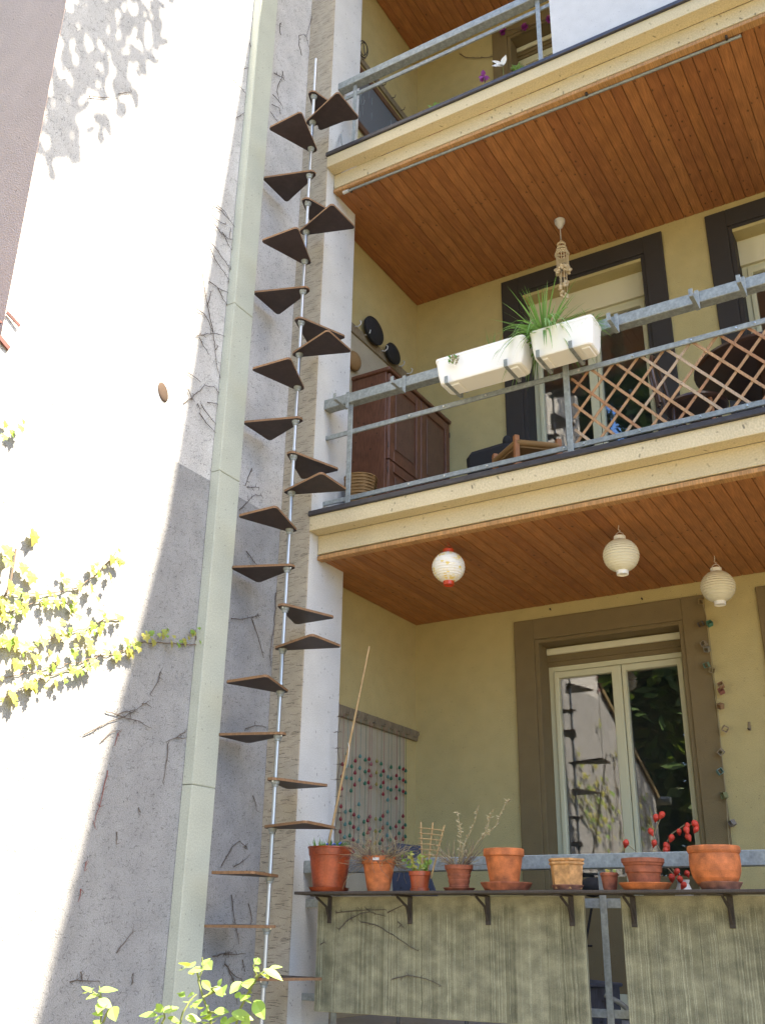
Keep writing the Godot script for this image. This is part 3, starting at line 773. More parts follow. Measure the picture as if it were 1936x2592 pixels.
func build_door(t: Node3D, x: float, y: float, storey: int, full: bool) -> void:
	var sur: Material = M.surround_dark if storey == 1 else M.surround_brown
	var zf := BACK_Z + 0.022
	var w := 1.515
	var top := y + 2.855 + (0.04 if storey == 1 else 0.0)
	var th := 0.168
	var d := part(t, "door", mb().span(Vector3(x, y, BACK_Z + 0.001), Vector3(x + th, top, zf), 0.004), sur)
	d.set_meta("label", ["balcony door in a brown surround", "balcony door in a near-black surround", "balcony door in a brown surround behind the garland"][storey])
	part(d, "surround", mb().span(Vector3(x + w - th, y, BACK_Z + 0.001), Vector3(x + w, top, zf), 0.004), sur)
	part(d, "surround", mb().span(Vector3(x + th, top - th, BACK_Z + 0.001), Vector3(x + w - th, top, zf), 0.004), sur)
	# inner step of the surround, set back
	var a := x + th
	var b := x + w - th
	var hd := top - th
	part(d, "inner_frame", mb().span(Vector3(a, y, BACK_Z - 0.02), Vector3(a + 0.035, hd, BACK_Z + 0.008), 0.003), sur)
	part(d, "inner_frame", mb().span(Vector3(b - 0.035, y, BACK_Z - 0.02), Vector3(b, hd, BACK_Z + 0.008), 0.003), sur)
	part(d, "inner_frame", mb().span(Vector3(a + 0.035, hd - 0.03, BACK_Z - 0.02), Vector3(b - 0.035, hd, BACK_Z + 0.008), 0.003), sur)
	part(d, "reveal", mb().span(Vector3(a + 0.012, y, BACK_Z - 0.24), Vector3(a + 0.035, hd - 0.002, BACK_Z - 0.021)), sur)
	part(d, "reveal", mb().span(Vector3(b - 0.035, y, BACK_Z - 0.24), Vector3(b - 0.012, hd - 0.002, BACK_Z - 0.021)), sur)
	part(d, "reveal", mb().span(Vector3(a + 0.035, hd - 0.03, BACK_Z - 0.24), Vector3(b - 0.035, hd - 0.008, BACK_Z - 0.021)), sur)
	a += 0.035
	b -= 0.035
	hd -= 0.03
	var z := BACK_Z - 0.15
	var gt := 0.0
	if storey == 1:
		part(d, "blind_box", mb().span(Vector3(a, y + 2.42, z - 0.08), Vector3(b, hd, z + 0.005), 0.003), M.blind)
		gt = y + 2.39
	else:
		part(d, "shutter_rail", mb().span(Vector3(a + 0.004, y + 2.592, z - 0.01), Vector3(b - 0.004, y + 2.645, z + 0.012), 0.005), M.blind)
		part(d, "shutter_box", mb().span(Vector3(a, y + 2.50, z - 0.09), Vector3(b, hd, z - 0.015)), sur)
		part(d, "shutter_lip", mb().span(Vector3(a, y + 2.535, z - 0.02), Vector3(b, y + 2.55, z), 0.002), sur)
		gt = y + 2.455
	# frame and two casements
	var fw := 0.045
	var fr := mb()
	fr.span(Vector3(a, y, z - 0.09), Vector3(a + fw, gt + 0.05, z - 0.03), 0.004)
	fr.span(Vector3(b - fw, y, z - 0.09), Vector3(b, gt + 0.05, z - 0.03), 0.004)
	fr.span(Vector3(a + fw, gt + 0.005, z - 0.09), Vector3(b - fw, gt + 0.05, z - 0.03), 0.004)
	part(d, "door_frame", fr, M.sash)
	var mid := (a + b) * 0.5 + 0.04
	for side in 2:
		var l := (a + fw) if side == 0 else mid + 0.003
		var r := (mid - 0.003) if side == 0 else b - fw
		var sw := 0.055 if side == 0 else 0.045
		var s := mb()
		s.span(Vector3(l, y + 0.02, z - 0.07), Vector3(l + sw * 0.7, gt, z - 0.015), 0.005)
		s.span(Vector3(r - (0.075 if side == 0 else 0.04), y + 0.02, z - 0.07), Vector3(r, gt, z - 0.015), 0.005)
		s.span(Vector3(l + 0.02, gt - 0.05, z - 0.069), Vector3(r - 0.02, gt - 0.001, z - 0.016), 0.005)
		s.span(Vector3(l + 0.02, y + 0.02, z - 0.069), Vector3(r - 0.02, y + 0.16, z - 0.016), 0.005)
		part(d, "casement", s, M.sash)
		part(d, "pane", mb().span(Vector3(l + 0.03, y + 0.13, z - 0.045), Vector3(r - 0.03, gt - 0.04, z - 0.041)), M.glass)
		part(d, "inner_pane", mb().span(Vector3(l + 0.03, y + 0.13, z - 0.061), Vector3(r - 0.03, gt - 0.04, z - 0.057)), M.glass)
	if storey == 0:
		part(d, "kick_panel", mb().span(Vector3(a + fw, y + 0.14, z - 0.04), Vector3(b - fw, y + 0.92, z - 0.02), 0.004), sur)
	if full:
		part(d, "handle", mb().tube([Vector3(mid - 0.035, y + 1.05, z - 0.015), Vector3(mid - 0.035, y + 1.05, z + 0.04), Vector3(mid - 0.15, y + 1.05, z + 0.04)], 0.009, 0.009, 8), M.screw)

func build_downpipe() -> void:
	var t := thing("downpipe", "pale green square downpipe running up the side wall beside the cat stair", "pipe", Vector3(-0.22, 0, 0.67))
	var ys := [0.2, 2.38, 4.40, 5.72, 12.2]
	for k in ys.size() - 1:
		part(t, "pipe_length", mb().span(Vector3(WALL_X + 0.004, ys[k] + 0.0007, 0.565), Vector3(-0.187, ys[k + 1] - 0.0007, 0.782), 0.006), M.pipe)
		part(t, "side_strip", mb().span(Vector3(WALL_X + 0.004, ys[k] + 0.003, 0.7822), Vector3(-0.1885, ys[k + 1] - 0.003, 0.7852)), M.pipe)
		part(t, "fold", mb().span(Vector3(-0.188, ys[k] + 0.002, 0.765), Vector3(-0.182, ys[k + 1] - 0.002, 0.7852), 0.002), M.pipe)

func build_railings() -> void:
	# ground floor
	var y := FLOOR_0
	var t := thing("balcony_railing", "galvanised railing behind the potted plants and concrete panels", "railing", Vector3(2, y, -0.15))
	part(t, "top_rail", mb().span(Vector3(0.0, y + 0.857, -0.19), Vector3(5.5, y + 0.932, -0.11), 0.004), M.zinc)
	part(t, "upper_bar", mb().span(Vector3(0.0, y + 0.66, -0.165), Vector3(5.5, y + 0.708, -0.150), 0.002), M.zinc)
	part(t, "lower_bar", mb().span(Vector3(0.0, y + 0.14, -0.165), Vector3(5.5, y + 0.180, -0.150), 0.002), M.zinc)
	for x in [0.24, 1.922, 3.6]:
		part(t, "post", mb().span(Vector3(x - 0.018, y - 0.05, -0.149), Vector3(x + 0.018, y + 0.857, -0.137), 0.002), M.zinc)
	# middle floor
	y += STOREY
	t = thing("balcony_railing", "galvanised railing of the middle loggia carrying white planters and a lattice", "railing", Vector3(2, y, -0.15))
	part(t, "top_rail", mb().span(Vector3(0.0, y + 0.885, -0.19), Vector3(5.5, y + 0.965, -0.11), 0.004), M.zinc)
	part(t, "middle_bar", mb().span(Vector3(0.0, y + 0.640, -0.165), Vector3(5.5, y + 0.677, -0.150), 0.002), M.zinc)
	part(t, "lower_bar", mb().span(Vector3(0.0, y + 0.105, -0.165), Vector3(5.5, y + 0.140, -0.150), 0.002), M.zinc)
	for x in [0.222, 1.905, 3.6]:
		part(t, "post", mb().span(Vector3(x - 0.02, y - 0.04, -0.149), Vector3(x + 0.02, y + 0.885, -0.137), 0.002), M.zinc)
		part(t, "foot_plate", mb().span(Vector3(x - 0.05, y + 0.003, -0.2), Vector3(x + 0.05, y + 0.011, -0.10), 0.002), M.zinc)
	for x in [0.223, 0.72, 1.0, 1.32, 1.86, 1.99, 2.35, 2.72, 2.99, 3.1]:
		for yy in [y + 0.122, y + 0.658]:
			part(t, "bolt", mb().lathe(Vector3.ZERO, [[0.0, 0.006], [0.006, 0.005], [0.008, 0.0]], 8), M.screw).transform = Transform3D(Basis(Vector3.RIGHT, PI / 2), t.to_local(Vector3(x, yy, -0.149)))
	# top floor
	y += STOREY
	t = thing("balcony_railing", "galvanised railing of the top loggia ending in a white panel", "railing", Vector3(2, y, -0.15))
	part(t, "top_rail", mb().span(Vector3(0.0, y + 0.815, -0.19), Vector3(5.5, y + 0.890, -0.11), 0.004), M.zinc)
	part(t, "middle_bar", mb().span(Vector3(0.0, y + 0.705, -0.165), Vector3(5.5, y + 0.742, -0.150), 0.002), M.zinc)
	part(t, "lower_bar", mb().span(Vector3(0.0, y + 0.105, -0.165), Vector3(5.5, y + 0.140, -0.150), 0.002), M.zinc)
	for x in [0.163, 1.868]:
		part(t, "post", mb().span(Vector3(x - 0.018, y - 0.04, -0.149), Vector3(x + 0.018, y + 0.815, -0.137), 0.002), M.zinc)
	part(t, "brace", mb().bar(Vector3(0.02, y + 0.34, -0.16), Vector3(0.13, y + 0.02, -0.03), 0.035, 0.006), M.zinc)
	part(t, "panel", mb().span(Vector3(1.972, y + 0.05, -0.136), Vector3(5.0, y + 0.98, -0.118), 0.003), M.white).set_meta("label", "white panel closing the right part of the top railing")

func build_cat_stair() -> void:
	var px := 0.143
	var pz := 0.42
	var t := thing("cat_stair", "spiral cat stair of dark triangular treads on a thin steel pole", "cat stair", Vector3(px, 0, pz))
	part(t, "pole", mb().tube([Vector3(px, 0.0, pz), Vector3(px, 8.22, pz)], 0.0125, 0.0125, 14), M.pole)
	for y in [3.0, 4.62, 5.68]:
		part(t, "pole_joint", mb().tube([Vector3(px, y, pz), Vector3(px, y + 0.02, pz)], 0.0165, 0.0165, 12), M.pole)
	# one tread: narrow at the pole, wide outside, corners eased
	var out := [Vector2(-0.05, -0.014), Vector2(-0.038, -0.03), Vector2(0.318, -0.153), Vector2(0.332, -0.150), Vector2(0.342, -0.138), Vector2(0.342, 0.138), Vector2(0.332, 0.150), Vector2(0.318, 0.153), Vector2(-0.038, 0.03), Vector2(-0.05, 0.014)]
	var th := 0.0155
	var faces := mb().prism(Vector3.ZERO, Vector3(1, 0, 0), Vector3(0, 0, -1), out, th, true, false)
	var sides := mb().prism(Vector3.ZERO, Vector3(1, 0, 0), Vector3(0, 0, -1), out, th, false, true)
	var m := sides.mesh(M.ply, Vector3.ZERO, faces.mesh(M.tread))
	var collar := mb().lathe(Vector3(0, -0.034, 0), [[0.0, 0.0], [0.017, 0.0], [0.019, 0.004], [0.019, 0.012], [0.025, 0.02], [0.027, 0.034]], 16).mesh(M.zinc)
	var nut := mb().lathe(Vector3(-0.026, -0.008, 0), [[0.0, 0.0], [0.005, 0.0], [0.006, 0.008]], 8).mesh(M.screw)
	# four treads to a turn, from the top down: back, right, front, left
	for i in 26:
		var y := 7.815 - i * 0.2695
		var turn: float = [PI / 2, 0.0, -PI / 2, PI][i % 4] + rng.randf_range(-0.05, 0.05)
		if i % 4 == 0:
			turn += 0.0
		var tr := inst(t, "tread", m, Transform3D(Basis(Vector3.UP, turn) * Basis(Vector3.RIGHT, rng.randf_range(-0.02, 0.02)), Vector3(px, y, pz)))
		inst(tr, "collar", collar, tr.global_transform)
		inst(tr, "nut", nut, tr.global_transform)

# ------------------------------------------------------------------ ground-floor shelf, panels, pots
const SHELF_Y := 1.816

func build_shelf_and_pots() -> void:
	for k in 2:
		var x0: float = [0.218, 2.075][k]
		var x1: float = [1.876, 3.75][k]
		var m := mb()
		m.box(Vector3((x0 + x1) * 0.5, 1.488, 0.018), Vector3(x1 - x0, 0.615, 0.03), 0.003, Basis.IDENTITY, Vector2(0.5 if k == 0 else 0.85, 0.5), Vector2(1.0 / 1.68, -1.0 / 0.615))
		var pl := solo("balustrade_panel", ["streaked concrete panel with dry twigs hung below the longer shelf", "streaked concrete panel right of the gap in the balustrade"][k], "panel", m, M.runs, "concrete balustrade panels")
		pl.set_meta("group", "concrete balustrade panels")
	var ends := [[0.186, 1.955, 0.0], [1.945, 3.7, -0.002]]
	for k in 2:
		var sh := thing("plank_shelf", ["weathered dark shelf plank carrying six pots", "weathered dark shelf plank carrying the small pot and the round bowl"][k], "shelf", Vector3((ends[k][0] + ends[k][1]) * 0.5, SHELF_Y, 0.15), "plank shelves on the balustrade")
		var y: float = SHELF_Y - 0.017 + ends[k][2]
		part(sh, "plank", mb().box(Vector3((ends[k][0] + ends[k][1]) * 0.5, y + 0.0085, 0.14 + 0.004 * k), Vector3(ends[k][1] - ends[k][0], 0.017, 0.20), 0.004), M.old_wood)
		for x in ([0.307, 0.851, 1.335, 1.811] if k == 0 else [2.140, 2.618, 3.2]):
			var br := mb()
			br.span(Vector3(x - 0.014, y - 0.15, 0.034), Vector3(x + 0.014, y - 0.001, 0.042), 0.002)
			br.span(Vector3(x - 0.014, y - 0.009, 0.042), Vector3(x + 0.014, y - 0.001, 0.225), 0.002)
			br.tube([Vector3(x, y - 0.13, 0.04), Vector3(x, y - 0.06, 0.075), Vector3(x, y - 0.012, 0.18)], 0.007, 0.007, 6)
			part(sh, "bracket", br, M.iron)
	var s := SHELF_Y
	var z := 0.12
	var g := "flower pots on the shelf"
	# 1: large plastic pot
	var t := thing("flower_pot", "large glossy terracotta-coloured plastic pot holding the long cane", "flower pot", Vector3(0.353, s, z), g)
	part(t, "saucer", mb().lathe(Vector3(0.353, s, z), [[0, 0], [0.105, 0], [0.12, 0.024], [0.114, 0.024], [0.104, 0.006], [0, 0.006]], 32), M.plastic_clay)
	part(t, "pot", mb().lathe(Vector3(0.353, s + 0.008, z), [[0, 0], [0.094, 0], [0.121, 0.19], [0.125, 0.194], [0.129, 0.232], [0.135, 0.236], [0.134, 0.242], [0.126, 0.24], [0.118, 0.19], [0.117, 0.188]], 40), M.plastic_clay)
	part(t, "soil", mb().lathe(Vector3(0.353, s + 0.008, z), [[0.118, 0.19], [0.08, 0.205], [0, 0.21]], 20), M.earth)
	# 2
	t = thing("flower_pot", "terracotta pot with a small white sticker and wiry dead plant", "flower pot", Vector3(0.692, s, z), g)
	clay_pot(t, Vector3(0.692, s, z), 0.099, 0.063, 0.192, 0.045, M.terracotta)
	part(t, "sticker", mb().box(Vector3(0.692 + 0.035, s + 0.172, z + 0.0925), Vector3(0.036, 0.014, 0.002), 0.0, Basis(Vector3.UP, 0.36)), M.white)
	# 3
	t = thing("flower_pot", "small glossy clay-coloured pot holding a little cane trellis", "flower pot", Vector3(0.96, s, z), g)
	part(t, "pot", mb().lathe(Vector3(0.96, s, z), [[0, 0], [0.053, 0], [0.054, 0.018], [0.048, 0.02], [0.056, 0.082], [0.061, 0.084], [0.062, 0.106], [0.058, 0.106], [0.054, 0.08], [0, 0.08]], 28), M.plastic_clay)
	part(t, "soil", mb().lathe(Vector3(0.96, s, z), [[0.055, 0.082], [0.03, 0.09], [0, 0.092]], 14), M.earth)
	# 4
	t = thing("flower_pot", "small ribbed terracotta pot with a straggly dry shrub", "flower pot", Vector3(1.205, s, z), g)
	saucer(t, Vector3(1.205, s, z), 0.088, 0.018, M.terracotta_dark)
	part(t, "pot", mb().lathe(Vector3(1.205, s + 0.006, z), [[0, 0], [0.051, 0], [0.056, 0.022], [0.053, 0.025], [0.06, 0.05], [0.057, 0.053], [0.065, 0.078], [0.062, 0.081], [0.071, 0.104], [0.077, 0.107], [0.079, 0.128], [0.073, 0.128], [0.066, 0.1]], 32), M.terracotta_dark)
	part(t, "soil", mb().lathe(Vector3(1.205, s, z), [[0.069, 0.112], [0.03, 0.118], [0, 0.12]], 14), M.earth)
	# 5
	t = thing("flower_pot", "bright plain terracotta pot standing in a wide saucer", "flower pot", Vector3(1.476, s, z), g)
	saucer(t, Vector3(1.486, s, z), 0.138, 0.042, M.terracotta_dark)
	clay_pot(t, Vector3(1.476, s + 0.008, z), 0.109, 0.072, 0.205, 0.04, M.terracotta)
	# 6: hexagonal
	t = thing("flower_pot", "pale six-sided terracotta pot with limey patches", "flower pot", Vector3(1.829, s, z), g)
	saucer(t, Vector3(1.829, s, z), 0.082, 0.027, M.terracotta_pink)
	var c6 := Vector3(1.829, s + 0.008, z)
	part(t, "pot", mb().lathe(c6, [[0, 0], [0.077, 0], [0.089, 0.115], [0.097, 0.120], [0.097, 0.128], [0.091, 0.132], [0.098, 0.137], [0.099, 0.147], [0.09, 0.147], [0.083, 0.11], [0.07, 0.03], [0, 0.02]], 6, true), M.terracotta_pale)
	# 7
	t = thing("flower_pot", "tiny terracotta pot tucked between two larger ones", "flower pot", Vector3(2.048, s, 0.10), g)
	clay_pot(t, Vector3(2.048, s - 0.001, 0.10), 0.045, 0.033, 0.087, 0.02, M.terracotta_dark)
	# 8
	t = thing("flower_pot", "squat terracotta bowl pot with two ridges on a broad saucer", "flower pot", Vector3(2.233, s, z), g)
	saucer(t, Vector3(2.238, s, z), 0.128, 0.034, M.terracotta)
	part(t, "pot", mb().lathe(Vector3(2.233, s + 0.008, z), [[0, 0], [0.07, 0], [0.083, 0.07], [0.089, 0.075], [0.092, 0.105], [0.097, 0.108], [0.1, 0.118], [0.105, 0.121], [0.105, 0.14], [0.097, 0.141], [0.086, 0.09]], 36), M.terracotta_dark)
	part(t, "soil", mb().lathe(Vector3(2.233, s, z), [[0.091, 0.115], [0.04, 0.12], [0, 0.121]], 14), M.earth)
	# 9
	t = thing("flower_pot", "big round-bellied terracotta bowl with a thick rim", "flower pot", Vector3(2.586, s, z), g)
	saucer(t, Vector3(2.60, s, z), 0.104, 0.034, M.terracotta_pink)
	part(t, "pot", mb().lathe(Vector3(2.586, s + 0.008, z), [[0, 0], [0.072, 0], [0.093, 0.02], [0.108, 0.045], [0.117, 0.075], [0.12, 0.105], [0.119, 0.14], [0.117, 0.155], [0.121, 0.158], [0.125, 0.168], [0.125, 0.184], [0.12, 0.19], [0.112, 0.189], [0.108, 0.15]], 44), M.terracotta)
	part(t, "soil", mb().lathe(Vector3(2.586, s, z), [[0.112, 0.165], [0.05, 0.17], [0, 0.171]], 16), M.earth)
	build_pot_plants()

func clay_pot(t: Node3D, c: Vector3, r: float, r0: float, h: float, rim: float, m: Material) -> void:
	var rr := r * 0.92
	part(t, "pot", mb().lathe(c, [[0, 0], [r0 - 0.003, 0], [r0, 0.003], [rr, h - rim], [r - 0.002, h - rim + 0.002], [r, h - rim + 0.006], [r, h - 0.003], [r - 0.003, h], [r - 0.010, h], [rr - 0.012, h - rim], [0, h - rim - 0.002]], 40), m)
	part(t, "soil", mb().lathe(c, [[rr - 0.010, h - rim], [rr * 0.5, h - rim + 0.006], [0, h - rim + 0.008]], 18), M.earth)

func saucer(t: Node3D, c: Vector3, r: float, h: float, m: Material) -> void:
	part(t, "saucer", mb().lathe(c, [[0, 0], [r * 0.82, 0], [r, h * 0.9], [r, h], [r - 0.007, h], [r * 0.8, 0.007], [0, 0.007]], 36), m)

func leaf_blade(m: MB, a: Vector3, b: Vector3, w: float, up: Vector3, fold := 0.25, rows := 4) -> void:
	var f := (b - a)
	var side := f.cross(up).normalized()
	var nn := side.cross(f.normalized()).normalized()
	var prev := []
	for i in rows + 1:
		var s := float(i) / rows
		var ww := w * sin(PI * pow(clampf(s, 0.02, 1.0), 0.8)) * 0.5 + 0.0006
		var c := a + f * s - nn * f.length() * 0.12 * s * s
		var row := [c - side * ww + nn * ww * fold, c, c + side * ww + nn * ww * fold]
		if i > 0:
			for k in 2:
				m.quad(prev[k], prev[k + 1], row[k + 1], row[k], nn)
		prev = row

func squiggle(a: Vector3, dir: Vector3, length: float, n: int, wild: float, gravity := 0.0) -> Array:
	var p := [a]
	var d := dir.normalized()
	for i in n:
		d = (d + Vector3(rng.randf_range(-1, 1), rng.randf_range(-1, 1), rng.randf_range(-1, 1)) * wild + Vector3.DOWN * gravity).normalized()
		p.append(p[-1] + d * length / n)
	return p

func build_pot_plants() -> void:
	rng.seed = 101
	var s := SHELF_Y
	# leafy tuft with blue flowers
	var t := thing("flowering_plant", "low leafy plant with tiny blue flowers in the large plastic pot", "plant", Vector3(0.353, s + 0.21, 0.12))
	var lv := mb()
	for i in 120:
		var a := rng.randf() * TAU
		var r := rng.randf() * 0.09
		var p := Vector3(0.353 + cos(a) * r, s + 0.215, 0.12 + sin(a) * r)
		var d := Vector3(cos(a) * 0.7, rng.randf_range(0.5, 1.5), sin(a) * 0.7).normalized()
		leaf_blade(lv, p, p + d * rng.randf_range(0.04, 0.095), 0.013, Vector3(-d.y, d.x, 0.1))
	part(t, "foliage", lv, M.grass[0])
	for i in 9:
		var a := rng.randf() * TAU
		part(t, "flower", mb().ball(Vector3(0.353 + cos(a) * 0.06, s + 0.255 + rng.randf() * 0.03, 0.12 + sin(a) * 0.06), Vector3(0.009, 0.006, 0.009), 6, 4), M.flower_blue)
	for x in [0.243, 0.455]:
		part(t, "wilted_stalk", mb().tube(squiggle(Vector3(0.353 + (x - 0.353) * 0.6, s + 0.21, 0.14), Vector3((x - 0.353) * 6.0, 1, 0), 0.075, 6, 0.25), 0.003, 0.0015, 5), M.dry)
	t = thing("bamboo_cane", "long thin bamboo cane leaning out of the large plastic pot", "cane", Vector3(0.33, s + 0.12, 0.12))
	part(t, "cane", mb().tube([Vector3(0.331, s + 0.15, 0.12), Vector3(0.346, 2.121, 0.12), Vector3(0.47, 2.68, 0.12), Vector3(0.595, 3.263, 0.12)], 0.0085, 0.006, 8), M.cane)
	for y in [2.3, 2.55, 2.8, 3.05]:
		var q: Vector3 = Vector3(0.346, 2.121, 0.12).lerp(Vector3(0.595, 3.263, 0.12), (y - 2.121) / 1.142)
		part(t, "node_ring", mb().tube([q - Vector3(0.001, 0.004, 0), q + Vector3(0.001, 0.004, 0)], 0.0095, 0.0095, 8), M.cane)
	part(t, "string", mb().tube([Vector3(0.465, 2.672, 0.132), Vector3(0.475, 2.64, 0.135), Vector3(0.47, 2.57, 0.135), Vector3(0.455, 2.52, 0.13)], 0.0022, 0.0015, 5), M.white)
	# climbing dead stems with narrow dry leaves on the pier side of the cane
	t = thing("dry_climber", "withered climber with star-shaped dry leaves beside the pier edge", "plant", Vector3(0.10, 2.2, -0.35))
	var base := Vector3(0.07, 1.9, -0.35)
	var st := []
	for i in 12:
		st.append(base + Vector3(rng.randf_range(-0.02, 0.025), i * 0.105, rng.randf_range(-0.02, 0.02)))
	part(t, "stem", mb().tube(st, 0.003, 0.0018, 5), M.vine)
	for i in 10:
		var whorl := mb()
		for k in 6:
			var a := TAU * k / 6.0 + rng.randf()
			var d := Vector3(cos(a), 0.15, sin(a) * 0.8)
			leaf_blade(whorl, st[i + 1], st[i + 1] + d * rng.randf_range(0.03, 0.055), 0.008, Vector3.UP)
		part(t, "leaf_whorl", whorl, M.vine)
	# wiry dead cushion
	t = thing("dead_plant", "grey wiry dead plant spilling over the rim of the stickered pot", "plant", Vector3(0.692, s + 0.15, 0.12))
	for b in 8:
		var w := mb()
		for i in 34:
			var a := rng.randf() * TAU
			w.tube(squiggle(Vector3(0.692 + cos(a) * 0.05, s + 0.155, 0.12 + sin(a) * 0.05), Vector3(cos(a) * 1.1 + 0.25, rng.randf_range(0.3, 1.2), sin(a) * 0.9), rng.randf_range(0.10, 0.24), 6, 0.5, 0.05), 0.0019, 0.0011, 3, false)
		part(t, "twig_tangle", w, M.dry if b % 2 == 0 else M.twig).set_meta("kind", "stuff")
	# succulent and trellis
	t = thing("potted_succulent", "small bright green succulent in the pot with the cane trellis", "plant", Vector3(0.96, s + 0.09, 0.12))
	for b in 7:
		var w := mb()
		var a0 := TAU * b / 7.0
		var p := squiggle(Vector3(0.96 + cos(a0) * 0.025, s + 0.085, 0.12 + sin(a0) * 0.025), Vector3(cos(a0) * 0.5, 1.2, sin(a0) * 0.4), rng.randf_range(0.07, 0.15), 5, 0.18)
		w.tube(p, 0.0025, 0.0015, 5)
		for i in 16:
			var q: Vector3 = p[rng.randi_range(1, 5)]
			var d := Vector3(rng.randf_range(-1, 1), rng.randf_range(-0.2, 1), rng.randf_range(-1, 1)).normalized()
			leaf_blade(w, q, q + d * rng.randf_range(0.018, 0.032), 0.014, Vector3(0.2, 0.3, 1))
		part(t, "shoot", w, M.leaf[b % 3])
	t = thing("cane_trellis", "small fan-shaped cane trellis stuck in the little glossy pot", "trellis", Vector3(1.0, s + 0.09, 0.11))
	var foot := [Vector3(0.968, s + 0.07, 0.10), Vector3(0.995, s + 0.07, 0.10), Vector3(1.02, s + 0.07, 0.10)]
	var tip := [Vector3(0.961, 2.19, 0.11), Vector3(1.039, 2.183, 0.11), Vector3(1.112, 2.165, 0.11)]
	for k in 3:
		part(t, "upright", mb().tube([foot[k], tip[k]], 0.0052, 0.0048, 7), M.cane)
	for i in 6:
		var f := 0.42 + i * 0.095
		var l: Vector3 = foot[0].lerp(tip[0], f) + Vector3(-0.014, 0, 0.007)
		var r: Vector3 = foot[2].lerp(tip[2], f) + Vector3(0.014, 0, 0.007)
		part(t, "rung", mb().tube([l, (l + r) * 0.5 + Vector3(0, 0.002, 0), r], 0.0026, 0.0026, 5), M.cane)
	# dry shrub
	t = thing("dry_shrub", "leggy dry shrub with long bare shoots in the ribbed pot", "plant", Vector3(1.205, s + 0.12, 0.12))
	var long := [[Vector3(1.20, s + 0.12, 0.12), Vector3(1.215, 2.12, 0.11), Vector3(1.195, 2.24, 0.11)], [Vector3(1.21, s + 0.12, 0.12), Vector3(1.24, 2.06, 0.12), Vector3(1.30, 2.16, 0.12), Vector3(1.335, 2.265, 0.12)], [Vector3(1.22, s + 0.12, 0.12), Vector3(1.33, 2.07, 0.13), Vector3(1.44, 2.15, 0.13), Vector3(1.50, 2.27, 0.13), Vector3(1.525, 2.275, 0.13)], [Vector3(1.36, 2.085, 0.13), Vector3(1.40, 2.18, 0.13), Vector3(1.415, 2.22, 0.13)]]
	for p in long:
		var w := mb().tube(p, 0.0036, 0.0018, 5)
		for i in 40:
			var k := rng.randi_range(0, p.size() - 2)
			var q: Vector3 = p[k].lerp(p[k + 1], rng.randf())
			var d := Vector3(rng.randf_range(-1, 1), rng.randf_range(-0.3, 1), rng.randf_range(-1, 1)).normalized()
			leaf_blade(w, q, q + d * rng.randf_range(0.012, 0.03), 0.006, Vector3(0.2, 0.3, 1), 0.2, 2)
		part(t, "shoot", w, M.dry)
	for b in 5:
		var w := mb()
		for i in 16:
			var a := rng.randf() * TAU
			w.tube(squiggle(Vector3(1.205 + cos(a) * 0.03, s + 0.12, 0.12 + sin(a) * 0.03), Vector3(cos(a) * 0.9, 1.1, sin(a) * 0.8), rng.randf_range(0.08, 0.2), 5, 0.4), 0.0018, 0.001, 3, false)
		part(t, "twig_tangle", w, M.dry if b % 2 else M.twig).set_meta("kind", "stuff")

# ------------------------------------------------------------------ ground-floor loggia
func lantern(c: Vector3, r: float, label: String, body: Material, caps: Material, cy: float) -> void:
	var t := thing("paper_lantern", label, "lantern", c - Vector3(0, r, 0), "paper lanterns under the lowest ceiling")
	var prof := []
	var n := 15
	for i in n * 2 + 1:
		var a := lerpf(-1.22, 1.22, float(i) / (n * 2))
		var rr := r * cos(a) * (1.0 + (0.0 if i % 2 == 0 else 0.04))
		prof.append([rr, sin(a) * r * 1.0])
	part(t, "shade", mb().lathe(c, prof, 32), body)
	for s in [-1.0, 1.0]:
		part(t, "collar", mb().lathe(c + Vector3(0, s * r * 1.02, 0), [[r * 0.30, -0.017], [r * 0.34, -0.017], [r * 0.34, 0.017], [r * 0.30, 0.017], [r * 0.30, -0.017]], 24), caps)
	part(t, "base_disc", mb().lathe(c + Vector3(0, -r * 1.02, 0), [[0, -0.009], [r * 0.30, -0.009], [r * 0.30, -0.004], [0, -0.004]], 20), caps)
	var top := c + Vector3(0, r * 1.02 + 0.014, 0)
	part(t, "wire_handle", mb().tube([top + Vector3(-0.03, 0, 0), top + Vector3(-0.022, 0.024, 0), top + Vector3(0, 0.036, 0), top + Vector3(0.022, 0.024, 0), top + Vector3(0.03, 0, 0)], 0.0018, 0.0018, 5), caps)
	part(t, "hook", mb().tube([top + Vector3(0, 0.032, 0), top + Vector3(0.008, 0.042, 0), top + Vector3(-0.006, 0.055, 0), top + Vector3(0.0, 0.068, 0), Vector3(top.x, cy, top.z)], 0.002, 0.002, 5), caps)

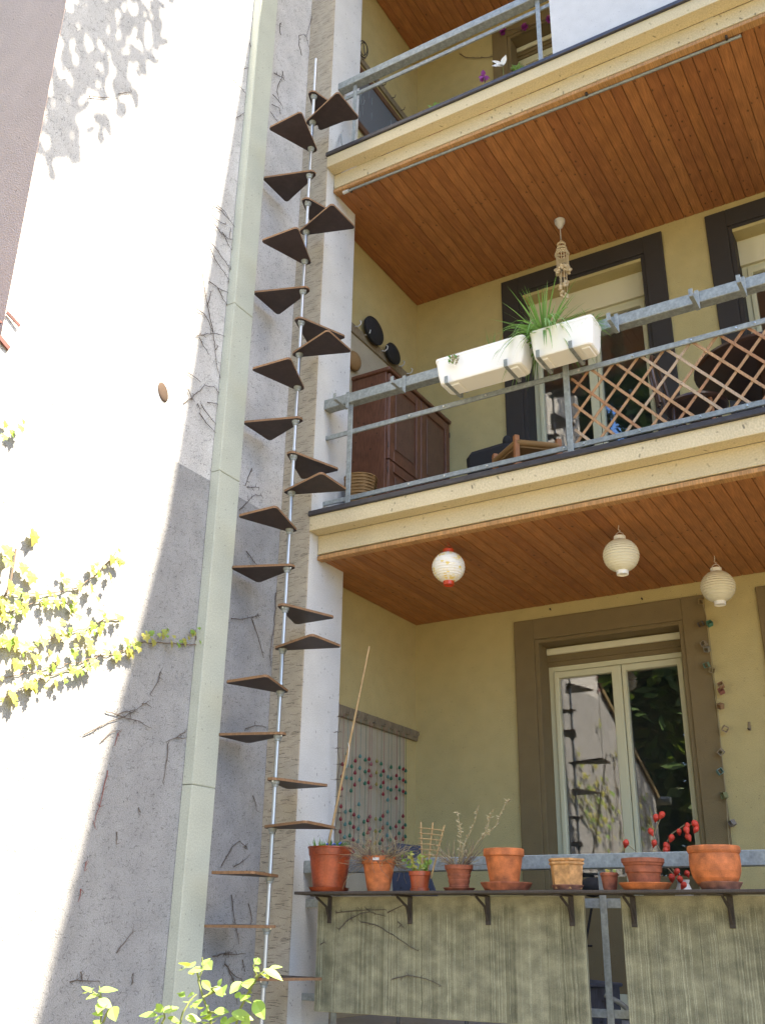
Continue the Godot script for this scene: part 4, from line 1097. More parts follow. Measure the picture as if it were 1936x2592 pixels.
func build_ground_loggia() -> void:
	rng.seed = 202
	var cy := FLOOR_0 + STOREY - 0.31
	lantern(Vector3(0.957, 3.858, -0.276), 0.107, "round white paper lantern with red collars and yellow stains", M.paper_stained, M.red_plastic, cy)
	lantern(Vector3(2.052, 3.833, -0.538), 0.110, "round cream paper lantern with white collars near the ceiling front", M.paper_cream, M.paper_white, cy)
	lantern(Vector3(2.446, 3.815, -1.388), 0.112, "round cream paper lantern hanging close to the door corner", M.paper_cream, M.paper_white, cy)
	# rack with bead strings on the side wall
	var t := thing("coat_rack", "pale wooden coat rack with hooks on the lowest side wall", "coat rack", Vector3(-0.19, 3.1, -1.3))
	part(t, "board", mb().span(Vector3(-0.199, 3.05, -1.895), Vector3(-0.172, 3.135, -0.70), 0.004), M.wood_rack)
	for i in 9:
		var z := -0.80 - i * 0.128
		part(t, "hook", mb().tube([Vector3(-0.172, 3.08, z), Vector3(-0.14, 3.07, z), Vector3(-0.125, 3.09, z), Vector3(-0.13, 3.115, z)], 0.006, 0.005, 6), M.wood_rack)
	t = thing("bead_curtain", "curtain of thin strings with red and green drop beads", "bead curtain", Vector3(-0.15, 2.2, -1.2))
	var cols := [mat(col(0.20, 0.015, 0.02), 0.3), mat(col(0.025, 0.12, 0.06), 0.3), mat(col(0.08, 0.18, 0.15), 0.3), mat(col(0.26, 0.21, 0.05), 0.3), mat(col(0.26, 0.08, 0.08), 0.3)]
	var bead := []
	for m in cols:
		bead.append(mb().lathe(Vector3.ZERO, [[0.0, -0.014], [0.009, -0.011], [0.0125, -0.003], [0.010, 0.007], [0.004, 0.015], [0.0, 0.018]], 10).mesh(m))
	for i in 17:
		var z := -0.755 - i * 0.058
		var x := -0.155 + rng.randf_range(-0.012, 0.012)
		var ci: int = [0, 2, 1, 0, 2, 1, 0, 4, 3, 1, 0, 2, 1, 0, 1, 0, 1][i]
		var yb := rng.randf_range(2.02, 2.1)
		var st := part(t, "string", mb().tube([Vector3(x, 3.07, z), Vector3(x + 0.004, 2.6, z), Vector3(x, yb, z)], 0.0013, 0.0013, 4), cols[ci])
		var y0 := rng.randf_range(2.70, 2.80)
		for k in 3:
			inst(st, "bead", bead[ci], Transform3D(Basis.IDENTITY, Vector3(x, y0 - k * 0.085, z)))
		y0 = rng.randf_range(2.33, 2.46)
		for k in 4:
			inst(st, "bead", bead[ci], Transform3D(Basis.IDENTITY, Vector3(x, y0 - k * 0.085, z)))
	# blue folding chair against the railing
	t = thing("folding_chair", "blue folding chair leaning behind the stickered pot", "chair", Vector3(0.6, FLOOR_0, -0.55))
	part(t, "seat_board", mb().prism(Vector3(0, 0, -0.52), Vector3(1, 0, 0), Vector3(0, 1, 0), [Vector2(0.40, 2.14), Vector2(0.61, 2.115), Vector2(0.90, 1.42), Vector2(0.45, 1.42)], 0.018), M.blue)
	part(t, "leg", mb().tube([Vector3(0.44, 1.5, -0.53), Vector3(0.50, FLOOR_0, -0.45)], 0.011, 0.011, 8), M.slate)
	part(t, "leg", mb().tube([Vector3(0.86, 1.5, -0.53), Vector3(0.96, FLOOR_0, -0.45)], 0.011, 0.011, 8), M.slate)
	# things glimpsed through the gap
	t = thing("storage_crate", "dark blue crate on the floor seen through the balustrade gap", "crate", Vector3(1.5, FLOOR_0, -0.8))
	part(t, "body", mb().span(Vector3(1.25, FLOOR_0 + 0.02, -1.0), Vector3(1.69, FLOOR_0 + 0.26, -0.72), 0.01), M.blue)
	part(t, "lid", mb().box(Vector3(1.47, FLOOR_0 + 0.275, -0.86), Vector3(0.47, 0.02, 0.31), 0.005, Basis(Vector3.BACK, -0.06)), M.blue)
	t = thing("garden_tool", "thin dark stick propped inside the balustrade gap", "stick", Vector3(1.6, FLOOR_0, -0.6))
	part(t, "shaft", mb().tube([Vector3(1.55, FLOOR_0, -0.58), Vector3(1.60, 1.4, -0.6), Vector3(1.69, 1.78, -0.62)], 0.008, 0.007, 7), M.black)
	part(t, "cross_bar", mb().tube([Vector3(1.50, 1.555, -0.6), Vector3(1.68, 1.552, -0.6)], 0.008, 0.006, 6), M.black)
	solo("hose", "short grey hose end curling behind the balustrade gap", "hose", mb().tube([Vector3(1.70, 1.30, -0.7), Vector3(1.78, 1.26, -0.72), Vector3(1.88, 1.18, -0.75), Vector3(2.0, FLOOR_0 + 0.02, -0.8)], 0.014, 0.014, 8), M.zinc)
	# table with vase of red lantern flowers
	t = thing("side_table", "small round table behind the railing under the red physalis", "table", Vector3(2.25, FLOOR_0, -0.45))
	part(t, "table_top", mb().lathe(Vector3(2.25, 1.76, -0.45), [[0, 0], [0.25, 0], [0.25, 0.022], [0, 0.022]], 32), M.dark_chair)
	part(t, "leg", mb().tube([Vector3(2.25, FLOOR_0, -0.45), Vector3(2.25, 1.76, -0.45)], 0.02, 0.02, 10), M.dark_chair)
	part(t, "foot", mb().lathe(Vector3(2.25, FLOOR_0, -0.45), [[0, 0], [0.16, 0], [0.15, 0.02], [0.03, 0.04], [0, 0.04]], 24), M.dark_chair)
	solo("vase", "small white vase on the side table behind the railing", "vase", mb().lathe(Vector3(2.27, 1.782, -0.45), [[0, 0], [0.04, 0], [0.05, 0.04], [0.03, 0.09], [0.035, 0.11], [0.028, 0.11], [0.02, 0.08]], 20), M.white)
	t = thing("physalis_bunch", "bunch of dried stems with red lantern-shaped husks", "dried flowers", Vector3(2.27, 1.85, -0.43))
	var husk := mb().lathe(Vector3.ZERO, [[0, -0.027], [0.006, -0.019], [0.015, -0.004], [0.016, 0.006], [0.010, 0.016], [0.003, 0.020]], 7).mesh(M.husk)
	var spots := [Vector3(2.002, 2.08, -0.35), Vector3(2.183, 2.209, -0.35), Vector3(2.216, 2.222, -0.35), Vector3(2.148, 2.136, -0.35), Vector3(2.16, 2.076, -0.35), Vector3(2.225, 2.06, -0.36), Vector3(2.225, 2.035, -0.33), Vector3(2.257, 2.1, -0.35), Vector3(2.302, 2.131, -0.35), Vector3(2.35, 2.16, -0.35), Vector3(2.348, 2.137, -0.33), Vector3(2.392, 2.168, -0.35), Vector3(2.395, 2.138, -0.34), Vector3(2.348, 2.103, -0.35), Vector3(2.225, 1.90, -0.40), Vector3(2.255, 1.93, -0.40), Vector3(2.275, 1.89, -0.38), Vector3(2.29, 1.86, -0.38), Vector3(2.31, 1.92, -0.40)]
	for p in spots:
		inst(t, "husk", husk, Transform3D(Basis.from_euler(Vector3(rng.randf_range(-0.5, 0.5), rng.randf() * TAU, rng.randf_range(-0.6, 0.6))) * Basis.from_scale(Vector3.ONE * rng.randf_range(0.9, 1.2)), p))
	for g in [[spots[0], Vector3(2.06, 2.03, -0.36), Vector3(2.15, 2.02, -0.38)], [spots[2], Vector3(2.19, 2.18, -0.36), Vector3(2.15, 2.10, -0.37)], [spots[11], Vector3(2.33, 2.165, -0.36), Vector3(2.25, 2.12, -0.37), Vector3(2.19, 2.04, -0.39)]]:
		var p: Array = g.duplicate()
		p.append(Vector3(2.26, 1.88, -0.44))
		part(t, "stalk", mb().tube(p, 0.0025, 0.003, 5), M.dry)
	# black cat-sized bag on the sill behind
	solo("black_bag", "crumpled black bag behind the pale six-sided pot", "bag", mb().ball(Vector3(1.74, 1.86, -0.5), Vector3(0.075, 0.055, 0.06), 12, 8), M.black)
	# string of paper cubes by the door
	t = thing("cube_light_string", "string of small coloured paper cubes hanging beside the brown door", "fairy lights", Vector3(2.24, 2.15, -1.85))
	var cord := []
	for q in [[2.225, 3.885], [2.242, 3.758], [2.247, 3.633], [2.247, 3.35], [2.246, 3.067], [2.238, 2.768], [2.234, 2.469], [2.22, 2.245], [2.22, 2.10]]:
		cord.append(Vector3(q[0], q[1], -1.858))
	part(t, "cord", mb().tube(cord, 0.003, 0.003, 5), M.dry)
	var cc := [[2.222, 3.875, 0.42, 0.34, 0.10], [2.20, 3.705, 0.07, 0.07, 0.05], [2.262, 3.70, 0.05, 0.26, 0.16], [2.205, 3.555, 0.34, 0.32, 0.20], [2.222, 3.515, 0.30, 0.34, 0.26], [2.207, 3.40, 0.16, 0.34, 0.22], [2.238, 3.36, 0.36, 0.33, 0.14], [2.29, 3.245, 0.40, 0.26, 0.12], [2.288, 3.205, 0.34, 0.12, 0.07], [2.27, 3.10, 0.34, 0.22, 0.08], [2.284, 2.94, 0.45, 0.38, 0.22], [2.238, 2.785, 0.40, 0.38, 0.24], [2.216, 2.655, 0.20, 0.42, 0.38], [2.226, 2.495, 0.24, 0.30, 0.10], [2.258, 2.315, 0.28, 0.28, 0.22]]
	for c in cc:
		var b := Basis.from_euler(Vector3(rng.randf_range(-0.6, 0.6), rng.randf_range(-0.8, 0.8), rng.randf_range(-0.7, 0.7)))
		var ctr := Vector3(c[0], c[1], -1.845)
		var q := mb()
		var h := 0.017
		for sg in [-1.0, 1.0]:
			q.box(ctr + b * Vector3(sg * h, 0, 0), Vector3(0.003, 2 * h, 2 * h), 0.0, b)
			q.box(ctr + b * Vector3(0, sg * h, 0), Vector3(2 * h, 0.003, 2 * h), 0.0, b)
		part(t, "paper_cube", q, mat(col(c[2] * 0.65 + 0.03, c[3] * 0.55 + 0.03, c[4] * 0.55 + 0.03), 0.8))
	var nails := {"dark bent nail in the plaster above the corner of the lowest door surround": Vector3(1.03, 4.0, BACK_Z), "dark bent nail in the plaster above the casement beside the light string": Vector3(1.77, 3.975, BACK_Z)}
	for k in nails:
		var q: Vector3 = nails[k]
		solo("wall_nail", k, "nail", mb().tube([q + Vector3(0, 0.008, 0.0), q + Vector3(0.004, 0.0, 0.025), q + Vector3(0.014, -0.012, 0.03)], 0.006, 0.005, 6), M.iron, "nails above the lowest door")
	t = thing("wall_hook", "small rusty hook plate on the ochre wall between the doors", "hook", Vector3(2.436, 2.92, -1.89))
	part(t, "plate", mb().span(Vector3(2.428, 2.925, -1.899), Vector3(2.446, 2.985, -1.893), 0.002), M.wood_rack)
	part(t, "peg", mb().tube([Vector3(2.437, 2.935, -1.893), Vector3(2.437, 2.925, -1.865), Vector3(2.432, 2.935, -1.855)], 0.005, 0.004, 6), M.iron)

# ------------------------------------------------------------------ middle loggia
func planter(c: Vector3, sz: Vector3, label: String, straps: Array) -> Node3D:
	var t := thing("planter_box", label, "planter", c, "white planters on the railing")
	var h := sz * 0.5
	# tapering trough with rounded corners
	var sec := func(s: float, y: float) -> Array:
		var out := []
		var r := 0.028
		for k in [[1, 1, 0.0], [-1, 1, PI / 2], [-1, -1, PI], [1, -1, PI * 1.5]]:
			for j in 4:
				var a: float = k[2] + PI / 2 * j / 3.0
				out.append(c + Vector3(k[0] * (h.x * s - r) + cos(a) * r, y, k[1] * (h.z * s - r) + sin(a) * r))
		return out
	var m := mb()
	var rows := [sec.call(0.86, 0.0), sec.call(0.90, 0.008), sec.call(0.94, 0.06), sec.call(0.985, sz.y - 0.02), sec.call(1.0, sz.y - 0.018), sec.call(1.0, sz.y), sec.call(0.95, sz.y), sec.call(0.92, sz.y - 0.06)]
	for i in rows.size() - 1:
		for j in 16:
			var a: Vector3 = rows[i][j]
			var b: Vector3 = rows[i][(j + 1) % 16]
			var mid := (a + b) * 0.5 - c
			m.quad(a, b, rows[i + 1][(j + 1) % 16], rows[i + 1][j], Vector3(mid.x / h.x, 0.0, mid.z / h.z) * (1.0 if i < 5 else -1.0) + Vector3.UP * (1.0 if i == 5 else 0.0))
	for j in 14:
		m.flat(rows[0][0], rows[0][j + 1], rows[0][j + 2], Vector3.DOWN)
	part(t, "trough", m, M.planter)
	var so := mb()
	for j in 14:
		so.flat(rows[7][0], rows[7][j + 1], rows[7][j + 2], Vector3.UP)
	part(t, "soil", so, M.earth)
	for k in 2:
		part(t, "foot", mb().span(c + Vector3([-0.8, 0.55][k] * h.x, -0.012, -h.z * 0.7), c + Vector3([-0.5, 0.8][k] * h.x, -0.001, h.z * 0.6), 0.004), M.planter)
	return t

func bracket(x: float, y: float, full: bool, label: String) -> void:
	var t := thing("planter_bracket", label, "bracket", Vector3(x, y - 0.12, 0.0), "flat steel brackets hooked on the middle railing")
	var m := mb()
	var low := 0.10
	m.span(Vector3(x - 0.013, y - low, -0.107), Vector3(x + 0.013, y + 0.047, -0.102), 0.0015)
	m.span(Vector3(x - 0.013, y + 0.042, -0.197), Vector3(x + 0.013, y + 0.047, -0.107), 0.0015)
	m.span(Vector3(x - 0.013, y - 0.01, -0.202), Vector3(x + 0.013, y + 0.047, -0.197), 0.0015)
	part(t, "hook_strap", m, M.zinc)
	var reach := 0.122 if full else 0.06
	part(t, "arm", mb().bar(Vector3(x, y - low + 0.0025, -0.1015), Vector3(x, y - low + 0.0025, reach), 0.005, 0.026), M.zinc)
	part(t, "lip", mb().span(Vector3(x - 0.013, y - low, reach), Vector3(x + 0.013, y - low + 0.055, reach + 0.005), 0.0015), M.zinc)

func tuft(t: Node3D, c: Vector3, n: int, length: float, spread: float, w: float, droop: float) -> void:
	for b in 8:
		var m := mb()
		for i in int(n / 8.0):
			var a := rng.randf() * TAU
			var lift := rng.randf_range(0.4, 2.0)
			var d := Vector3(cos(a) * spread, lift, sin(a) * spread).normalized()
			var l := length * rng.randf_range(0.5, 1.1)
			var p := [c + Vector3(cos(a) * 0.02, 0, sin(a) * 0.02)]
			for k in 6:
				d = (d + Vector3.DOWN * droop * rng.randf_range(0.4, 1.2)).normalized()
				p.append(p[-1] + d * l / 6.0)
			var side := Vector3(-sin(a), 0, cos(a))
			for k in 6:
				var w0 := w * (1.0 - pow(k / 6.0, 2.0)) * 0.5
				var w1 := w * (1.0 - pow((k + 1) / 6.0, 2.0)) * 0.5
				m.quad(p[k] - side * w0, p[k] + side * w0, p[k + 1] + side * w1, p[k + 1] - side * w1, Vector3.UP)
		part(t, "blade_tuft", m, M.grass[b % 2]).set_meta("kind", "stuff")

func build_middle_loggia() -> void:
	rng.seed = 303
	var y := FLOOR_0 + STOREY
	var ry := y + 0.925
	# planters
	planter(Vector3(1.395, ry - 0.249, 0.012), Vector3(0.66, 0.20, 0.20), "longer white plastic planter with a limp sprig over its front", [])
	planter(Vector3(1.975, ry - 0.249, 0.012), Vector3(0.43, 0.20, 0.20), "shorter white plastic planter overflowing with grassy leaves", [])
	var labels := ["flat steel bracket under the longer planter, beside the sprig", "flat steel bracket under the longer planter, beneath the grassy leaves", "flat steel bracket under the shorter planter, on the grassy side", "flat steel bracket under the shorter planter, on the bare side"]
	var xs := [1.16, 1.595, 1.82, 2.04]
	for k in 4:
		bracket(xs[k], ry - 0.165, true, labels[k])
	labels = ["empty steel bracket on the railing end against the pier", "empty steel bracket between the pier and the longer planter", "empty steel bracket right beside the shorter planter", "empty steel bracket in front of the ochre wall strip", "empty steel bracket in front of the second dark door"]
	xs = [0.215, 0.70, 2.28, 2.795, 3.075]
	for k in 5:
		bracket(xs[k], ry, false, labels[k])
	# plants
	var t := thing("grassy_plant", "green strap-leaved plant arching out of the shorter planter", "plant", Vector3(1.83, ry - 0.08, 0.01))
	tuft(t, Vector3(1.84, ry - 0.06, 0.03), 104, 0.44, 1.2, 0.015, 0.5)
	tuft(t, Vector3(1.83, ry - 0.06, 0.02), 64, 0.40, 0.75, 0.014, 0.10)
	t = thing("grassy_plant", "fine green plant trailing over the bare end of the shorter planter", "plant", Vector3(2.14, ry - 0.08, 0.0))
	tuft(t, Vector3(2.13, ry - 0.06, -0.02), 120, 0.17, 1.3, 0.005, 0.35)
	t = thing("grassy_plant", "sparse fine seedlings standing in the longer planter", "plant", Vector3(1.40, ry - 0.08, 0.0))
	tuft(t, Vector3(1.44, ry - 0.07, -0.04), 64, 0.20, 0.5, 0.004, 0.08)
	t = thing("trailing_sprig", "limp sprig of small leaves hanging over the longer planter", "plant", Vector3(1.22, ry - 0.13, 0.115))
	for b in 4:
		var w := mb()
		var p := squiggle(Vector3(1.20 + b * 0.013, ry - 0.06, 0.09), Vector3(0.1, 0.2, 0.6), 0.11, 6, 0.25, 0.45)
		w.tube(p, 0.002, 0.001, 4)
		for i in 14:
			var q: Vector3 = p[rng.randi_range(1, 6)]
			var d := Vector3(rng.randf_range(-1, 1), rng.randf_range(-1, 0.6), rng.randf_range(0, 1)).normalized()
			leaf_blade(w, q, q + d * rng.randf_range(0.015, 0.028), 0.013, Vector3(0.2, 0.3, 1))
		part(t, "shoot", w, [M.grass[0], M.dry][b % 2])
	# lattice
	t = thing("lattice_screen", "weathered wooden lattice tied inside the middle railing", "lattice", Vector3(2.8, y + 0.15, -0.18))
	var y0 := y + 0.13
	var y1 := y + 0.665
	for dirn in [1, -1]:
		var z := -0.172 if dirn == 1 else -0.178
		for i in 14:
			var xt := 1.893 + i * 0.164
			var a := Vector3(xt, y1, z)
			var b := Vector3(xt + 0.47 * dirn, y0, z)
			if dirn == -1:
				a.x += 0.0
			# cut at the post and at the far end
			var lo := 1.93
			var hi := 3.9
			var f0 := 0.0
			var f1 := 1.0
			if dirn == 1:
				if a.x < lo:
					f0 = (lo - a.x) / 0.47
				if b.x > hi:
					f1 = (hi - a.x) / 0.47
			else:
				if a.x > hi:
					f0 = (a.x - hi) / 0.47
				if b.x < lo:
					f1 = (a.x - lo) / 0.47
			if f1 - f0 < 0.06:
				continue
			part(t, "lattice_slat", mb().bar(a.lerp(b, f0), a.lerp(b, f1), 0.0185, 0.0055, Vector3.UP, 0.001), M.lattice[rng.randi() % 3])
		# slats that start below the top edge at the post
		if dirn == 1:
			for i in 2:
				var b := Vector3(1.893 - (i + 1) * 0.164 + 0.47, y0, z)
				var a := Vector3(1.93, y0 + (b.x - 1.93) / 0.47 * (y1 - y0), z)
				part(t, "lattice_slat", mb().bar(a, b, 0.0185, 0.0055, Vector3.UP, 0.001), M.lattice[i])
	# wardrobe
	t = thing("wardrobe", "reddish brown wooden wardrobe with panelled doors at the side wall", "wardrobe", Vector3(0.0, y, -1.3))
	var wx := 0.16
	var wz := -0.78
	var wt := y + 1.53
	part(t, "carcass", mb().span(Vector3(-0.195, y + 0.0, -1.86), Vector3(wx - 0.02, wt, wz), 0.003), M.wardrobe)
	part(t, "cornice", mb().span(Vector3(-0.195, wt, -1.875), Vector3(wx + 0.02, wt + 0.035, wz + 0.015), 0.006), M.wardrobe)
	for k in 2:
		var za := wz - 0.012 - k * 0.532
		var zb := za - 0.522
		for lv in [[y + 0.08, y + 0.72], [y + 0.73, wt - 0.02]]:
			var d := part(t, "door", mb().span(Vector3(wx - 0.02, lv[0], zb), Vector3(wx, lv[1], za), 0.003), M.wardrobe)
			var fr := mb()
			fr.span(Vector3(wx, lv[0], zb), Vector3(wx + 0.012, lv[1], zb + 0.075), 0.004)
			fr.span(Vector3(wx, lv[0], za - 0.075), Vector3(wx + 0.012, lv[1], za), 0.004)
			fr.span(Vector3(wx, lv[1] - 0.085, zb + 0.075), Vector3(wx + 0.012, lv[1], za - 0.075), 0.004)
			fr.span(Vector3(wx, lv[0], zb + 0.075), Vector3(wx + 0.012, lv[0] + 0.085, za - 0.075), 0.004)
			part(d, "door_frame", fr, M.wardrobe)
			part(d, "panel_field", mb().span(Vector3(wx, lv[0] + 0.12, zb + 0.11), Vector3(wx + 0.006, lv[1] - 0.12, za - 0.11), 0.004), M.wardrobe_panel)
			for hy in [lv[0] + 0.09, lv[1] - 0.12]:
				part(d, "hinge", mb().tube([Vector3(wx + 0.008, hy, wz - 0.002 if k == 0 else -1.858), Vector3(wx + 0.008, hy + 0.05, wz - 0.002 if k == 0 else -1.858)], 0.004, 0.004, 6), M.iron)
	# rack and hats on the side wall
	t = thing("coat_rack", "plain wooden coat rack with white hooks above the wardrobe", "coat rack", Vector3(-0.19, 6.4, -1.3))
	part(t, "board", mb().span(Vector3(-0.199, 6.345, -1.88), Vector3(-0.178, 6.435, -0.6), 0.004), M.wood_rack)
	for i in 7:
		var z := -0.78 - i * 0.15
		part(t, "hook", mb().tube([Vector3(-0.178, 6.42, z), Vector3(-0.15, 6.41, z), Vector3(-0.125, 6.425, z), Vector3(-0.12, 6.45, z), Vector3(-0.135, 6.465, z)], 0.006, 0.005, 6), M.white)
	for k in 2:
		var c: Vector3 = [Vector3(-0.145, 6.50, -1.02), Vector3(-0.14, 6.44, -1.345)][k]
		var r: Vector3 = [Vector3(0.04, 0.125, 0.15), Vector3(0.04, 0.095, 0.115)][k]
		t = thing("round_basket_lid", ["larger dark oval tray leaning on the rack above the wardrobe", "smaller dark oval tray leaning on the rack above the wardrobe"][k], "tray", c - Vector3(0, r.y, 0), "dark oval trays on the coat rack")
		part(t, "disc", mb().ball(c, r, 22, 12), M.black)
		part(t, "rim", mb().tube(ring(c + Vector3(0.012, 0, 0), Vector3(0, r.y * 0.97, 0), Vector3(0, 0, r.z * 0.97), 28), 0.007, 0.007, 6, false), M.black)
	solo("straw_hat", "brown straw hat hanging on the side wall beside the pier", "hat", mb().ball(Vector3(-0.17, 6.06, -0.76), Vector3(0.05, 0.09, 0.09), 18, 10), M.straw)
	# basket
	t = thing("wicker_basket", "small wicker basket by the wardrobe foot and railing post", "basket", Vector3(0.15, y, -0.42))
	part(t, "basket_side", mb().lathe(Vector3(0.15, y, -0.42), [[0, 0], [0.085, 0], [0.125, 0.40], [0.117, 0.40], [0.08, 0.01]], 8), M.straw)
	for i in 16:
		part(t, "weave_ring", mb().tube(ring(Vector3(0.15, y + 0.02 + i * 0.025, -0.42), Vector3(0.086 + i * 0.0025, 0, 0), Vector3(0, 0, 0.086 + i * 0.0025), 16), 0.0065, 0.0065, 5, false), M.straw)
	# woven stool
	t = thing("woven_stool", "wooden stool with a woven straw seat behind the middle railing", "stool", Vector3(1.37, y, -0.7))
	var lg := [Vector3(1.385, y, -0.50), Vector3(1.13, y, -0.70), Vector3(1.62, y, -0.70), Vector3(1.37, y, -0.92)]
	for p in lg:
		part(t, "leg", mb().box(p + Vector3(0, 0.245, 0), Vector3(0.038, 0.49, 0.038), 0.004, Basis(Vector3.UP, PI / 4)), M.chair_wood)
	var so := mb()
	so.prism(Vector3(0, y + 0.40, 0), Vector3(1, 0, 0), Vector3(0, 0, -1), [Vector2(1.385, 0.50), Vector2(1.62, 0.70), Vector2(1.37, 0.92), Vector2(1.13, 0.70)], 0.05)
	part(t, "seat", so, M.straw)
	for e in [[0, 1], [0, 2], [1, 3], [2, 3]]:
		part(t, "stretcher", mb().bar(lg[e[0]] + Vector3(0, 0.27, 0), lg[e[1]] + Vector3(0, 0.27, 0), 0.025, 0.018), M.chair_wood)
		part(t, "seat_roll", mb().tube([lg[e[0]] + Vector3(0, 0.435, 0), lg[e[1]] + Vector3(0, 0.435, 0)], 0.024, 0.024, 8), M.straw)
	# black armchair bulk
	t = thing("black_cushion", "black upholstered cushion standing behind the woven stool", "cushion", Vector3(0.95, y, -1.05))
	part(t, "pad", mb().box(Vector3(0.96, y + 0.37, -1.05), Vector3(0.40, 0.74, 0.16), 0.05, Basis(Vector3.BACK, 0.06)), M.black)
	part(t, "knob", mb().ball(Vector3(1.085, y + 0.755, -1.03), Vector3(0.035, 0.05, 0.035), 12, 8), M.black)
	# bentwood chair and round table
	t = thing("bentwood_chair", "dark bentwood chair with a round seat behind the lattice", "chair", Vector3(2.60, y, -0.65))
	part(t, "seat", mb().lathe(Vector3(2.60, y + 0.44, -0.65), [[0, 0], [0.19, 0], [0.205, 0.012], [0.2, 0.03], [0, 0.03]], 28), M.dark_chair)
	for a in [0.8, 2.35, 3.95, 5.5]:
		var d := Vector3(cos(a), 0, sin(a))
		part(t, "leg", mb().tube([Vector3(2.60, y + 0.44, -0.65) + d * 0.165, Vector3(2.60, y, -0.65) + d * 0.21], 0.014, 0.012, 8), M.chair_wood if a < 1.0 else M.dark_chair)
	for k in 2:
		var pts := []
		for i in 13:
			var s := PI * i / 12.0
			pts.append(Vector3(2.415 - 0.06 * sin(s) - 0.02 * k, y + 0.45 + sin(s) * (0.46 - 0.12 * k), -0.65 + cos(s) * (0.19 - 0.05 * k)))
		part(t, "back_hoop", mb().tube(pts, 0.013, 0.013, 8), M.dark_chair)
	t = thing("round_table", "dark round table seen from below behind the lattice", "table", Vector3(3.02, y, -0.80))
	part(t, "table_top", mb().lathe(Vector3(3.02, y + 0.70, -0.80), [[0, 0], [0.42, 0], [0.435, 0.008], [0.435, 0.025], [0, 0.025]], 40), M.dark_chair)
	part(t, "pedestal", mb().tube([Vector3(3.02, y, -0.80), Vector3(3.02, y + 0.70, -0.80)], 0.03, 0.03, 10), M.dark_chair)
	part(t, "foot", mb().lathe(Vector3(3.02, y, -0.80), [[0, 0], [0.22, 0], [0.2, 0.025], [0.04, 0.05], [0, 0.05]], 24), M.dark_chair)
	# shell chime
	t = thing("shell_chime", "cream shell wind chime hanging from a white ceiling cup", "wind chime", Vector3(1.50, 6.52, -1.384))
	var c := Vector3(1.50, 7.30, -1.384)
	part(t, "ceiling_cup", mb().lathe(c, [[0, -0.085], [0.012, -0.085], [0.022, -0.075], [0.034, -0.045], [0.044, -0.03], [0.046, 0.0]], 24), M.white)
	part(t, "cord", mb().tube([c + Vector3(0, -0.08, 0), c + Vector3(0, -0.20, 0)], 0.0045, 0.004, 6), M.white)
	var sh := mb().ball(Vector3.ZERO, Vector3(0.0115, 0.009, 0.010), 7, 5).mesh(M.shell)
	var shb := mb().ball(Vector3.ZERO, Vector3(0.017, 0.014, 0.015), 7, 5).mesh(M.shell)
	for tier in [[0.255, 0.030, 12], [0.30, 0.036, 14], [0.335, 0.045, 16], [0.36, 0.054, 18]]:
		for i in tier[2]:
			var a: float = TAU * i / tier[2]
			inst(t, "shell", sh, Transform3D(Basis(Vector3.UP, a), c + Vector3(cos(a) * tier[1], -tier[0], sin(a) * tier[1])))
	part(t, "ring", mb().tube(ring(c + Vector3(0, -0.365, 0), Vector3(0.052, 0, 0), Vector3(0, 0, 0.052), 20), 0.003, 0.003, 5, false), M.shell)
	for i in 4:
		var a := TAU * i / 4.0
		part(t, "hanger", mb().tube([c + Vector3(0, -0.20, 0), c + Vector3(cos(a) * 0.03, -0.255, sin(a) * 0.03), c + Vector3(cos(a) * 0.052, -0.365, sin(a) * 0.052)], 0.002, 0.002, 4), M.shell)
	for i in 14:
		var a := TAU * i / 14.0
		var p := c + Vector3(cos(a) * 0.05, -0.365, sin(a) * 0.05)
		var l := 0.15 + rng.randf() * 0.03
		part(t, "shell_string", mb().tube([p, p + Vector3(rng.randf_range(-0.004, 0.004), -l, 0)], 0.0036, 0.003, 5), M.shell)
		for k in 3:
			inst(t, "shell", shb, Transform3D(Basis.from_euler(Vector3(rng.randf(), rng.randf() * 6, rng.randf())), p + Vector3(rng.randf_range(-0.012, 0.012), -l + 0.02 - k * 0.018, rng.randf_range(-0.012, 0.012))))
	for i in 7:
		var a := TAU * i / 7.0
		var p := c + Vector3(cos(a) * 0.03, -0.52, sin(a) * 0.03)
		var l := 0.14 + 0.03 * i * 0.6
		part(t, "shell_string", mb().tube([p, p + Vector3(0, -l, 0)], 0.003, 0.003, 5), M.shell)
		for k in 3:
			inst(t, "shell", shb, Transform3D(Basis.from_euler(Vector3(rng.randf(), rng.randf() * 6, rng.randf())), p + Vector3(rng.randf_range(-0.012, 0.012), -l + 0.012 - k * 0.018, rng.randf_range(-0.012, 0.012))))

func ring(c: Vector3, ex: Vector3, ey: Vector3, k: int) -> Array:
	var out := []
	for i in k + 1:
		out.append(c + ex * cos(TAU * i / k) + ey * sin(TAU * i / k))
	return out

